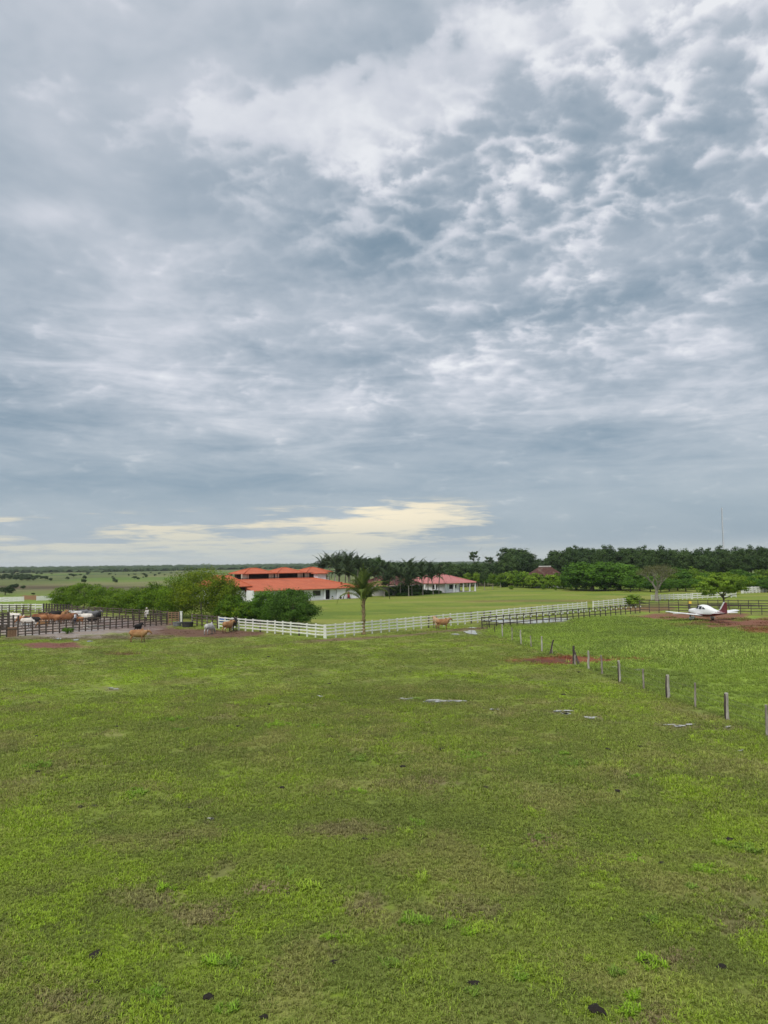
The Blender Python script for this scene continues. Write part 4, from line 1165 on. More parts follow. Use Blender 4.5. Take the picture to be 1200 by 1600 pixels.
slim = [tree_proto('slender_tree', 'x', 'tree', crown_mesh('crown', 'leaf_wood' if k else 'leaf_fresh', 1.3, 1.3, 2.4, 4.4, 60, 55, .26, 250 + k, .5, .32, .3, -.95), trunk_mesh('trunk', 'bark_pale', 5.5, .09, 4, 50 + k, .4, fork=.5)) for k in range(2)]
airy = [tree_proto('open_tree', 'x', 'tree', crown_mesh('crown', 'leaf_wood', 2.6, 2.6, 2.4, 8.2, 34, 40, .34, 270 + k, .7, .20, .55, -.6), trunk_mesh('trunk', 'bark_pale', 9.2, .16, 8, 60 + k, .6, fork=.6)) for k in range(2)]
savt = [tree_proto('savanna_tree', 'x', 'tree', crown_mesh('crown', 'leaf_far', 3.0, 3.0, 2.2, 2.9, 50, 45, .5, 280 + k, .45, .3, .35, -.8), trunk_mesh('trunk', 'bark', 3.2, .2, 4, 70 + k)) for k in range(3)]
shr = [tree_proto('shrub', 'x', 'shrub', crown_mesh('crown', 'leaf_citrus' if k else 'leaf_fresh', 1.6, 1.6, 1.2, 1.1, 60, 50, .22, 290 + k, .4, .3, .35, -.9), trunk_mesh('trunk', 'bark', 1.4, .07, 5, 80 + k)) for k in range(2)]

for px, py, top, wd, lb in [(925, 923, 878, 88, 'tallest rounded mango tree at the lawn edge'), (968, 922, 880, 80, 'dark rounded mango tree beside the bare grey tree'), (900, 921, 887, 46, 'smaller round mango tree in front of the brown hut'), (945, 922, 888, 60, 'mango tree squeezed between the two largest mango trees')]:
    place_px(mango[px % 2], px, py, top, wd, 6.3, 7.5, RS.uniform(0, 6), lb, 'mango trees at the lawn edge')
WL = 'tall dark green tree in the dense woodland behind the mango trees'
x = 868
while x < 1235:
    top = 862 + RS.uniform(-5, 4) - (4 if x > 1150 else 0) - (3 if x < 920 else 0)
    place_px(wood[RS.randrange(5)], x, 912 + RS.uniform(-2, 3), top, RS.uniform(30, 42), 9.7, 6.2, RS.uniform(0, 6), WL, 'woodland behind the mango trees')
    x += RS.uniform(9, 14)
x = 880
while x < 1225:
    place_px(wood[RS.randrange(5)], x, 906 + RS.uniform(-2, 2), 860 + RS.uniform(-3, 6), RS.uniform(30, 40), 9.7, 6.2, RS.uniform(0, 6), WL, 'woodland behind the mango trees')
    x += RS.uniform(15, 20)
EL_ = 'medium green rounded tree along the foot of the woodland'
for px, py, top, wd in [(1000, 918, 893, 40), (1060, 919, 889, 56), (1085, 917, 888, 38), (1045, 921, 899, 40), (1110, 921, 897, 44), (1155, 917, 892, 50), (1175, 920, 898, 48), (1200, 919, 893, 46), (1020, 920, 902, 36), (1135, 918, 896, 40), (1100, 916, 893, 30), (1216, 921, 899, 40)]:
    place_px(edge[RS.randrange(4)], px, py, top, wd, 5.0, 4.8, RS.uniform(0, 6), EL_, 'trees at the foot of the woodland')
UL = 'low dark undergrowth bush between mango trees and woodland'
x = 985
while x < 1225:
    place_px(edge[2 + RS.randrange(2)], x, 922 + RS.uniform(-1, 3.5), 908 + RS.uniform(-4, 3), RS.uniform(24, 36), 5.0, 4.8, RS.uniform(0, 6), UL, 'undergrowth before the woodland')
    x += RS.uniform(12, 18)
# woods behind the houses and towards the brown hut
BL = 'dark tree in the wood behind the guest house'
x = 556
while x < 760:
    top = np.interp(x, [556, 620, 660, 760], [874, 877, 881, 882]) + RS.uniform(-3, 3)
    place_px(wood[RS.randrange(5)], x, 914 + RS.uniform(-2, 3), top, RS.uniform(28, 40), 9.7, 6.2, RS.uniform(0, 6), BL, 'wood behind the guest house')
    x += RS.uniform(9, 13)
BL2 = 'dark green tree in the wood left of the brown hut'
x = 738
while x < 830:
    top = np.interp(x, [738, 780, 795, 820, 830], [884, 880, 868, 864, 880]) + RS.uniform(-2, 3)
    place_px(wood[RS.randrange(5)], x, 912 + RS.uniform(-2, 3), top, RS.uniform(28, 38), 9.7, 6.2, RS.uniform(0, 6), BL2, 'wood left of the hut')
    x += RS.uniform(8, 12)
HU = 'low dark bush along the wood edge beside the hut'
x = 722
while x < 890:
    place_px(edge[2 + RS.randrange(2)], x, 915 + RS.uniform(-1, 2), 900 + RS.uniform(-4, 3), RS.uniform(20, 30), 5.0, 4.8, RS.uniform(0, 6), HU, 'bushes along the wood edge')
    x += RS.uniform(10, 15)
place_px(wood[1], 806, 908, 857, 62, 9.7, 6.2, 1.0, 'broad tall tree standing highest left of the brown hut')
for px in (842, 856, 872): place_px(wood[RS.randrange(5)], px, 897, 874, 26, 9.7, 6.2, RS.uniform(0, 6), 'distant dark tree above the brown hut roof', 'trees beyond the hut')
for px, top, lb in [(742, 858, 'open crowned tree sticking out above the wood beside guest house'), (764, 867, 'thin see-through treetop beside the open crowned tree'), (783, 862, 'sparse pale treetop left of the tallest tree'), (828, 861, 'sparse treetop right of the tallest tree')]:
    place_px(airy[px % 2], px, 910, top, 22 if px != 783 else 16, 10.4, 5.4, px, lb, None)
SL = 'slender young tree with thin pale trunk in front of the wood'
for px, py, top in [(746, 919, 892), (757, 922, 889), (770, 921, 893), (730, 918, 893), (782, 918, 895), (793, 917, 897)]:
    place_px(slim[px % 2], px, py, top, 15, 6.6, 2.7, px, SL, 'slender young trees')
SHL = 'light green shrub growing around the brown hut'
for px, py, top, wd in [(800, 917, 896, 32), (818, 918, 897, 34), (836, 919, 899, 34), (852, 919, 901, 30), (866, 919, 899, 32), (880, 920, 901, 28), (785, 917, 900, 26), (812, 915, 895, 30)]:
    place_px(shr[RS.randrange(2)], px, py, top, wd, 1.9, 2.8, RS.uniform(0, 6), SHL, 'shrubs around the hut')
for px, py, top, wd, lb in [(799, 921, 915, 7, 'tiny round clipped shrub on the lawn'), (849, 921, 913, 9, 'small dark shrub on the lawn before the hut'), (868, 922, 917, 6, 'tiny shrub on the lawn near the mango trees'), (990, 947, 931, 36, 'wide low bush where white and dark fences meet')]:
    place_px(shr[px % 2], px, py, top, wd, 2.0, 3.0, px, lb)

# --- bare grey tree and the spreading tree by the aeroplane
def branch(mb, p, d, L_, r, depth, rs, tips, bend=.25):
    q = p
    pts = [p]; rad = [r]
    for i in range(3):
        d = (d + Vector((rs.uniform(-1, 1), rs.uniform(-1, 1), rs.uniform(-.4, .6))) * bend * .5).normalized(); q = q + d * (L_ / 3); pts.append(q); rad.append(r * (1 - .15 * (i + 1)))
    mb.tube(pts, rad, 7 if r > .08 else 4, cap=False)
    if depth == 0: tips.append((q, d)); return
    n = 3 if depth > 2 else 2 + (rs.random() < .5)
    ax = Vector((rs.uniform(-1, 1), rs.uniform(-1, 1), 0))
    for k in range(n):
        a_ = 6.283 * k / n + rs.uniform(-.5, .5)
        sd = Vector((math.cos(a_), math.sin(a_), rs.uniform(.1, .35)))
        branch(mb, q, (d * .85 + sd * .62).normalized(), L_ * rs.uniform(.62, .82), r * .56, depth - 1, rs, tips, bend)
def branching_tree(name, label, p, h, r, seed, depth, bark, leafm, leaf, per, spreadz=1.0, first=.26, csize=.8):
    rs = random.Random(seed); mb = MB(); tips = []
    branch(mb, Vector((0, 0, -.1)), Vector((0, 0, 1)), h * first, r, depth, rs, tips)
    V = np.array(mb.v); zmax = max(t_[0].z for t_ in tips); V *= h / zmax * .96
    t = thing(name, label, 'tree', p)
    ob('trunk', np_mesh('trunk', V, mb.f, [M[bark]]), None, t)
    nr = np.random.RandomState(seed); T = np.array([tuple(t_[0]) for t_ in tips]) * h / zmax * .96
    c_ = np.repeat(T, per, 0) + nr.normal(size=(len(T) * per, 3)) * csize * np.array([1, 1, .45])
    Vl, Fl = leaf_quads(c_, nr.normal(size=(len(c_), 3)) + np.array([0, 0, 1.0]), leaf, nr)
    ob('crown', with_rnd(np_mesh('crown', Vl, Fl, [M[leafm]]), nr.rand(len(c_)), 4), None, t)
    return t
s_ = ppm(1027, 939)
branching_tree('bare_tree', 'pale grey multi stemmed tree with thin leafless crown', G(1027, 939), 57 / s_, .24, 8, 5, 'bark_pale', 'leaf_olive', .17, 34, first=.16, csize=.55)
sp = thing('spreading_tree', 'light green spreading tree right behind the aeroplane', 'tree', G(1131, 946))
ob('trunk', trunk_mesh('trunk', 'bark', 3.6, .2, 9, 5, 1.3, fork=.3), None, sp)
ob('crown', crown_mesh('crown', 'leaf_fresh', 6.0, 5.2, 2.7, 3.9, 170, 80, .28, 361, .6, .15, .35, -.85, .6), None, sp)

# --- palms: one frond mesh shared, each frond a part
def frond_mesh(name, mat, L_, leaflet, n, droop, seed, wd=.05, vshape=.5):
    rs = np.random.RandomState(seed)
    V = []; Fc = []; rv = []
    t = np.linspace(0, 1, 14)
    ang = R(62) - droop * t ** 1.3
    xs = np.concatenate([[0], np.cumsum(np.cos(ang[:-1]) * L_ / 13)]); zs = np.concatenate([[0], np.cumsum(np.sin(ang[:-1]) * L_ / 13)])
    mb = MB().tube([(x_, 0, z_) for x_, z_ in zip(xs, zs)], [.045 * (1 - .8 * q) + .006 for q in t], 5)
    V = list(mb.v); Fc = list(mb.f); rv = [.3] * len(V)
    for side in (-1, 1):
        for i in range(n):
            q = .14 + .86 * (i + rs.rand() * .5) / n
            x_ = np.interp(q, t, xs); z_ = np.interp(q, t, zs); a_ = np.interp(q, t, ang)
            ll = leaflet * (math.sin(min(1, q * 1.15 + .12) * math.pi) ** .6 * .85 + .15) * rs.uniform(.85, 1.15)
            fwd = np.array([math.cos(a_), 0, math.sin(a_)]); up = np.array([-math.sin(a_), 0, math.cos(a_)])
            d_ = fwd * .62 + np.array([0, side, 0]) * .75 + up * (vshape * .5)
            d_ /= np.linalg.norm(d_)
            p0 = np.array([x_, 0, z_]); p1 = p0 + d_ * ll * .55; p2 = p1 + (d_ + np.array([0, 0, -.9 - rs.rand() * .5])) * ll * .33
            s2 = fwd * wd * .5
            b = len(V); V += [tuple(p0 - s2), tuple(p0 + s2), tuple(p1 + s2), tuple(p1 - s2), tuple(p2)]
            Fc += [(b, b + 1, b + 2, b + 3), (b + 3, b + 2, b + 4)]; rv += [rs.rand() * .9] * 5
    me = np_mesh(name, np.array(V), Fc, [M[mat]])
    return with_rnd(me, np.array(rv), 1)
coco = [frond_mesh('frond', 'frond', 4.0, .85, 46, R(d_), 300 + k, .055) for k, d_ in enumerate((78, 112, 145))]
dark = [frond_mesh('frond', 'frond_dark', 4.4, 1.0, 30, R(d_), 310 + k, .10) for k, d_ in enumerate((70, 115, 150))]
def palm_trunk(h, r, mat, lean, seed, rings):
    rs = random.Random(seed); mb = MB(); n = max(8, int(h * rings))
    pts = []; rad = []
    for i in range(n + 1):
        f = i / n; pts.append((lean[0] * f * f, lean[1] * f * f, -.15 + (h + .15) * f))
        rad.append(r * (1.35 - .55 * min(1, f * 4) if f < .25 else .8 + .25 * max(0, (f - .8) * 4)) * (1.10 if i % 2 else .93) * rs.uniform(.95, 1.05))
    mb.tube(pts, rad, 9)
    return mb.mesh('trunk', M[mat])
def palm(name, label, p, h, fronds, kinds, scale, seed, r, mat, lean=(0, 0), group=None, elev=(-.35, .75)):
    rs = random.Random(seed)
    t = thing(name, label, 'palm', p, 0, group)
    ob('trunk', palm_trunk(h, r, mat, lean, seed, 5), None, t)
    for i in range(fronds):
        a_ = i * 2.39996 + rs.uniform(-.2, .2); f = i / fronds
        k = 0 if f < .35 else (1 if f < .75 else 2)
        tilt = -elev[1] + (elev[1] - elev[0]) * f + rs.uniform(-.08, .08)
        s2 = scale * rs.uniform(.82, 1.1)
        ob('frond', kinds[k], None, t, (lean[0] + math.cos(a_) * r * .4, lean[1] + math.sin(a_) * r * .4, h - .1 - .25 * f * scale), (rs.uniform(-.25, .25), tilt * .8, a_), (s2, s2, s2))
    return t
s_ = ppm(568, 990)
cp = palm('coconut_palm', 'young coconut palm with ragged fronds behind the white fence', G(568, 991), 4.2, 18, coco, 1.15, 3, .21, 'palm_trunk', (.06, .1), None, (-.25, .95))
rs = random.Random(9); mb = MB()
for i in range(26):
    a_ = rs.uniform(0, 6.28); z_ = rs.uniform(1.2, 3.9); r_ = .22
    b = Vector((math.cos(a_) * r_, math.sin(a_) * r_, z_)); e = b + Vector((math.cos(a_) * .16, math.sin(a_) * .16, .38)); s2 = Vector((-math.sin(a_), math.cos(a_), 0)) * .07
    mb.poly([b - s2, b + s2, e + s2 * .4, e - s2 * .4], [(0, 1, 2, 3)])
ob('leaf_base', mb.mesh('leaf_base', M['palm_trunk']), None, cp)
pl1 = [(503, 205, 10.0), (514, 202, 10.6), (522, 196, 10.2), (530, 200, 11.0), (539, 194, 10.2), (547, 199, 11.2), (557, 195, 9.8), (527, 190, 8.2), (545, 189, 8.2)]
for i, (px, Y, tz) in enumerate(pl1):
    palm('feather_palm', 'dark feather palm in the clump behind the ranch house', at_depth(px, Y), tz - 3.0, 15, dark, 1.12, 400 + i, .16, 'palm_grey', (RS.uniform(-.5, .5), RS.uniform(-.5, .5)), 'palms behind the ranch house', (-.3, .7))
pl2 = [(573, 200, 8.8), (584, 194, 7.6), (597, 196, 8.6), (607, 188, 6.6), (616, 193, 8.0), (625, 189, 7.0), (634, 194, 8.9), (643, 190, 7.2), (651, 196, 8.4), (660, 193, 7.0), (668, 198, 8.4), (676, 196, 6.8), (685, 199, 7.4), (600, 186, 5.2), (638, 187, 5.4)]
for i, (px, Y, tz) in enumerate(pl2):
    palm('feather_palm', 'dark drooping feather palm between annex and guest house', at_depth(px, Y), tz - 2.6, 15, dark, 1.12, 430 + i, .14, 'palm_grey', (RS.uniform(-.4, .4), RS.uniform(-.3, .3)), 'palms before the guest house', (-.55, .55))
# narrow conifer above the palms
p_ = at_depth(592, 214)
cy = thing('conifer', 'narrow dark conifer spire above the palms', 'tree', p_)
ob('trunk', trunk_mesh('trunk', 'bark', 9, .15, 0, 1, lean=.0), None, cy)
ob('crown', crown_mesh('crown', 'leaf_dark', .75, .75, 5.0, 5.9, 70, 60, .3, 333, .2, .35, .2, -1), None, cy)
# dark hedge and shrubs at the foot of the palms
for i, (px, Y, wd, h) in enumerate([(575, 186, 3.2, 2.0), (620, 193, 4.5, 3.4), (636, 193, 4.5, 3.0), (650, 196, 4.0, 2.6), (606, 190, 2.2, 1.0), (664, 198, 4.5, 1.2), (680, 201, 4.0, 1.0), (628, 189, 4, .9), (646, 192, 4, .9)]):
    t = thing('garden_shrub', 'dark garden shrub at the foot of the feather palms', 'shrub', at_depth(px, Y), 0, 'garden shrubs under the palms')
    ob('crown', crown_mesh('crown', 'leaf_dark', wd / 2, wd / 2.4, h * .55, h * .5, 55, 60, .2, 340 + i, .3, .3, .35, -.98), None, t)
# stiff young palm behind the hedge, and a plant with yellowish fronds
s_ = ppm(245, 940)
yp = palm('young_palm', 'young palm with stiff upright fronds behind the hedge', at_depth(246, 150), 2.9, 7, coco, .72, 55, .14, 'palm_grey', (0, 0), None, (.35, .95))
# --- scattered savanna trees on the left
pts = []
for i in range(30): pts.append((RS.uniform(-15, 66), RS.uniform(902, 907.5), RS.uniform(4, 7.5), 0))
for i in range(22): pts.append((RS.uniform(100, 380), RS.uniform(900, 907), RS.uniform(2.5, 5), 1))
for i in range(30): pts.append((RS.uniform(-10, 480), RS.uniform(895.5, 900.5), RS.uniform(1.6, 3.2), 2))
for i in range(10): pts.append((RS.uniform(-10, 40), RS.uniform(919, 929), RS.uniform(5, 9), 3))
for px, py, hp, kd in [(20, 899, 4, 2), (71, 906, 6, 1), (79, 908, 5, 1), (66, 905, 5, 1), (132, 906, 7, 1), (131, 912, 8, 1), (180, 911, 6, 1), (8, 930, 14, 3), (52, 930, 4, 3), (210, 905, 5, 1), (325, 902, 5, 1), (350, 905, 5, 1)]: pts.append((px, py, hp, kd))
SVL = [('low dark tree in the belt crossing the grassland', 'trees of the grassland belt'), ('lone dark tree on the open grassland', 'lone grassland trees'), ('tiny far tree near the horizon woods', 'far trees below the horizon'), ('grey green bush behind the solid white fence', 'bushes behind the solid white fence')]
for px, py, hp, kd in pts:
    s_ = ppm(px, py); q = RS.uniform(1.0, 2.2) if kd in (0, 2) else RS.uniform(.9, 1.5)
    place(savt[RS.randrange(3)], G(px, py), RS.uniform(0, 6), (hp / s_ / 4.9 * q,) * 2 + (hp / s_ / 4.9,), SVL[kd][0], SVL[kd][1])

# --- far woods along the horizon: one mass
def far_woods():
    rs = np.random.RandomState(77)
    bm = bmesh.new(); bmesh.ops.create_icosphere(bm, subdivisions=1, radius=1.0)
    iv = np.array([v.co[:] for v in bm.verts]); fi = np.array([[v.index for v in f.verts] for f in bm.faces]); bm.free()
    n = 3600
    a = rs.uniform(-R(38), R(38), n); r = np.exp(rs.uniform(math.log(1150), math.log(4200), n))
    lines = np.array([1180, 1330, 1600, 1950, 2400, 2900, 3500, 4300]); r = np.where(rs.rand(n) < .8, lines[rs.randint(0, 8, n)] * (1 + .03 * np.sin(a * 23) + .04 * np.sin(a * 9 + 2)) * rs.uniform(.985, 1.015, n), r)
    X = r * np.sin(a); Y = r * np.cos(a)
    w_ = rs.uniform(5, 13, n) * (r / 1500) ** .5; h = rs.uniform(2.6, 5.2, n) * (r / 1500) ** .35
    jit = rs.uniform(.75, 1.2, (n, len(iv), 1))
    V = iv[None] * jit * np.stack([w_, w_, h], 1)[:, None, :] + np.stack([X, Y, h * .55], 1)[:, None, :]
    Fq = (np.arange(n)[:, None, None] * len(iv) + fi[None]).reshape(-1, 3)
    me = np_mesh('far_woods', V.reshape(-1, 3), Fq, [M['leaf_far']])
    with_rnd(me, rs.rand(n), len(iv))
    tag(ob('far_woods', me), 'dark woods along the flat horizon', 'woods', kind='stuff')
far_woods()
# prototypes that never found a place are removed
for o in [q for q in bpy.data.objects if q.location.z < -400]:
    for c_ in list(o.children): bpy.data.objects.remove(c_)
    bpy.data.objects.remove(o)

# ------------------------------------------------------------------ light aircraft (x forward, y left, z up)
M['plane_white'] = surf('aircraft_white', (.80, .80, .79), (.76, .76, .75), 1.2, .28, spec=.5)
M['plane_red'] = surf('aircraft_maroon', (.13, .012, .022), (.16, .016, .028), 1.5, .3, spec=.5)
M['plane_glass'] = surf('cockpit_glass', (.015, .018, .022), (.02, .024, .03), 1, .15, spec=.25)
def loft(stations, seg=20, pw=2.6):
    """stations: x, half width, z bottom, z top -> superellipse rings"""
    V = []
    for x_, hw, zb, zt in stations:
        zc, hh = (zb + zt) / 2, (zt - zb) / 2
        for k in range(seg):
            t = 2 * math.pi * k / seg; c_, s2 = math.cos(t), math.sin(t)
            V.append((x_, hw * math.copysign(abs(c_) ** (2 / pw), c_), zc + hh * math.copysign(abs(s2) ** (2 / pw), s2)))
    F_ = []
    n = len(stations)
    for i in range(n - 1):
        for k in range(seg):
            k2 = (k + 1) % seg; F_.append((i * seg + k, (i + 1) * seg + k, (i + 1) * seg + k2, i * seg + k2))
    F_.append(tuple(range(seg))); F_.append(tuple((n - 1) * seg + k for k in range(seg))[::-1])
    return V, F_
def airfoil(pts_lo, chord_fn, name, mat, seg=14):
    """pts_lo: list of (x_le, y, z, chord, thickness)"""
    V = []
    for xl, y_, z_, ch_, th in pts_lo:
        for k in range(seg):
            t = 2 * math.pi * k / seg
            f = (1 - math.cos(t)) / 2
            prof = th * 1.6 * (math.sqrt(max(f, 0)) * (1 - f) + .04) * (1 if t < math.pi else -.55)
            V.append((xl - f * ch_, y_, z_ + prof))
    F_ = []
    n = len(pts_lo)
    for i in range(n - 1):
        for k in range(seg):
            k2 = (k + 1) % seg; F_.append((i * seg + k, i * seg + k2, (i + 1) * seg + k2, (i + 1) * seg + k))
    F_.append(tuple(range(seg))[::-1]); F_.append(tuple((n - 1) * seg + k for k in range(seg)))
    return np_mesh(name, np.array(V), F_, [M[mat]], smooth=True)
pa, pb = G(1083, 969), G(1114, 970)
ac = thing('light_aircraft', 'white low wing light aircraft with maroon tail on red dirt', 'aircraft', (pa + pb) / 2 + Vector((-.05, .3, .0)), math.pi / 2 + R(11))
ac.scale = (1.1, 1.1, 1.1)
ST = [(2.30, .16, .88, 1.16), (2.15, .40, .74, 1.32), (1.6, .52, .60, 1.44), (.95, .57, .52, 1.50), (.55, .58, .49, 1.58), (.1, .58, .48, 1.90), (-.4, .58, .48, 2.0), (-1.0, .57, .50, 1.98), (-1.6, .52, .56, 1.84), (-2.3, .42, .67, 1.62), (-3.2, .29, .83, 1.44), (-4.2, .16, 1.0, 1.36), (-4.95, .05, 1.12, 1.30)]
STf = []
for a_, b_ in zip(ST[:-1], ST[1:]):
    for q in range(3): STf.append(tuple(a_[i] + (b_[i] - a_[i]) * q / 3 for i in range(4)))
STf.append(ST[-1])
V, F_ = loft(STf, 28)
fm = np_mesh('fuselage', np.array(V), F_, [M['plane_white'], M['plane_red']], smooth=True)
mi = []
for f in F_:
    c_ = np.mean([V[i] for i in f], axis=0)
    line = np.interp(c_[0], [-5, -3.6, -2.2, -.8, .8, 2.3], [1.5, 1.30, .86, .80, .86, .98])
    lo = np.interp(c_[0], [-5, -2.6, -1.2, .8, 2.3], [.0, .0, .55, .70, .84])
    mi.append(1 if (lo < c_[2] < line) else 0)
fm.polygons.foreach_set('material_index', np.array(mi, np.int32))
fu = ob('fuselage', fm, None, ac)
for s_ in (1, -1):
    sd = 'left' if s_ > 0 else 'right'
    wm = airfoil([(.78, s_ * .45, .66, 1.75, .20), (.62, s_ * 1.3, .76, 1.62, .19), (.52, s_ * 3.2, .98, 1.46, .17), (.40, s_ * 4.75, 1.17, 1.28, .14), (.16, s_ * 4.88, 1.20, .80, .04)], None, 'wing', 'plane_white')
    wg = ob('wing', wm, None, ac)
    ob('aileron', MB().box(-.88, -.875, min(s_ * 2.7, s_ * 4.5), max(s_ * 2.7, s_ * 4.5), .96, 1.03).mesh('aileron', M['plane_white']), None, wg)
    ob('tailplane', airfoil([(-4.05, s_ * .06, 1.22, .82, .05), (-4.12, s_ * 1.0, 1.22, .75, .045), (-4.18, s_ * 1.72, 1.22, .66, .03)], None, 'tailplane', 'plane_white'), None, ac)
    # windows stand a hair proud of the cabin side
    def pane(name, pts):
        V2 = []
        for x_, z_ in pts:
            hw = np.interp(-x_, [-q[0] for q in STf], [q[1] for q in STf]); zb = np.interp(-x_, [-q[0] for q in STf], [q[2] for q in STf]); zt = np.interp(-x_, [-q[0] for q in STf], [q[3] for q in STf])
            v_ = abs((z_ - (zb + zt) / 2) / ((zt - zb) / 2)); y_ = hw * (1 - min(.98, v_) ** 2.6) ** (1 / 2.6) + .045
            V2.append((x_, s_ * y_, z_))
        V2 += [(p[0], p[1] - s_ * .08, p[2]) for p in V2]; n = len(pts)
        F2 = [tuple(range(n)), tuple(range(n, 2 * n))[::-1]] + [(i, (i + 1) % n, n + (i + 1) % n, n + i) for i in range(n)]
        ob(name, np_mesh(name, np.array(V2), F2, [M['plane_glass']]), None, fu)
    pane('cabin_window', [(.34, 1.50), (-.18, 1.48), (-.22, 1.82), (.08, 1.80)])
    pane('cabin_window', [(-.34, 1.48), (-.88, 1.48), (-.86, 1.80), (-.36, 1.83)])
    pane('cabin_window', [(-1.02, 1.50), (-1.55, 1.52), (-1.05, 1.76)])
    pane('windscreen', [(.60, 1.53), (.38, 1.52), (.12, 1.80), (.16, 1.86)])
    wl = thing('x', 'x', 'x') if False else None
    wheel = ob('wheel', MB().tube([(-.05, s_ * 1.42, .22), (-.05, s_ * 1.58, .22)], .22, 14).mesh('wheel', M['rubber']), None, ac)
    ob('rim', MB().tube([(-.05, s_ * 1.40, .22), (-.05, s_ * 1.60, .22)], .10, 10).mesh('rim', M['galv']), None, wheel)
    ob('gear_leg', MB().tube([(-.05, s_ * 1.5, .3), (0, s_ * 1.45, .78)], [.05, .06], 8).mesh('gear_leg', M['plane_white']), None, ac)
    V3, F3 = loft([(.38, .05, .22, .30), (.2, .14, .14, .44), (-.1, .16, .13, .48), (-.45, .10, .20, .40), (-.62, .02, .28, .34)], 10)
    ob('wheel_fairing', np_mesh('wheel_fairing', np.array(V3) + np.array([0, s_ * 1.5, .02]), F3, [M['plane_white']], smooth=True), None, ac)
# windscreen, fin, rudder, nose gear, propeller
finp = [(-3.35, 1.40), (-3.75, 1.55), (-4.55, 2.48), (-5.02, 2.48), (-5.05, 1.25), (-4.6, 1.2)]
V2 = [(x_, .045, z_) for x_, z_ in finp] + [(x_, -.045, z_) for x_, z_ in finp]; n = len(finp)
fin = ob('fin', np_mesh('fin', np.array(V2), [tuple(range(n))[::-1], tuple(range(n, 2 * n))] + [(i, (i + 1) % n, n + (i + 1) % n, n + i) for i in range(n)], [M['plane_red']]), None, ac)
le = [(-3.30, 1.41), (-3.73, 1.60), (-4.52, 2.53), (-4.78, 2.53), (-4.02, 1.66), (-3.75, 1.48)]
V2 = [(x_, .05, z_) for x_, z_ in le] + [(x_, -.05, z_) for x_, z_ in le]
ob('fin_leading_edge', np_mesh('fin_leading_edge', np.array(V2), [tuple(range(n))[::-1], tuple(range(n, 2 * n))] + [(i, (i + 1) % n, n + (i + 1) % n, n + i) for i in range(n)], [M['plane_white']]), None, fin)
ob('gear_leg', MB().tube([(1.75, 0, .25), (1.6, 0, .75)], .045, 8).mesh('gear_leg', M['plane_white']), None, ac)
nw = ob('wheel', MB().tube([(1.78, -.07, .2), (1.78, .07, .2)], .2, 14).mesh('wheel', M['rubber']), None, ac)
ob('rim', MB().tube([(1.78, -.09, .2), (1.78, .09, .2)], .09, 10).mesh('rim', M['galv']), None, nw)
V3, F3 = loft([(2.1, .04, .22, .28), (1.95, .11, .13, .40), (1.7, .12, .13, .42), (1.35, .03, .24, .32)], 10)
ob('wheel_fairing', np_mesh('wheel_fairing', np.array(V3), F3, [M['plane_white']], smooth=True), None, ac)
V3, F3 = loft([(2.58, .02, 1.0, 1.04), (2.45, .10, .92, 1.12), (2.31, .15, .87, 1.17)], 12)
ob('spinner', np_mesh('spinner', np.array(V3), F3, [M['plane_white']], smooth=True), None, ac)
pr = MB()
for s_ in (1, -1): pr.poly([(2.42, .05 * s_, 1.02), (2.44, .09, 1.02 + s_ * .45), (2.42, .05, 1.02 + s_ * .92), (2.40, -.05, 1.02 + s_ * .92), (2.38, -.09, 1.02 + s_ * .45), (2.37, .05 * s_, 1.03)], [(0, 1, 2, 3, 4, 5)])
ob('propeller', pr.mesh('propeller', M['rubber']), None, ac)

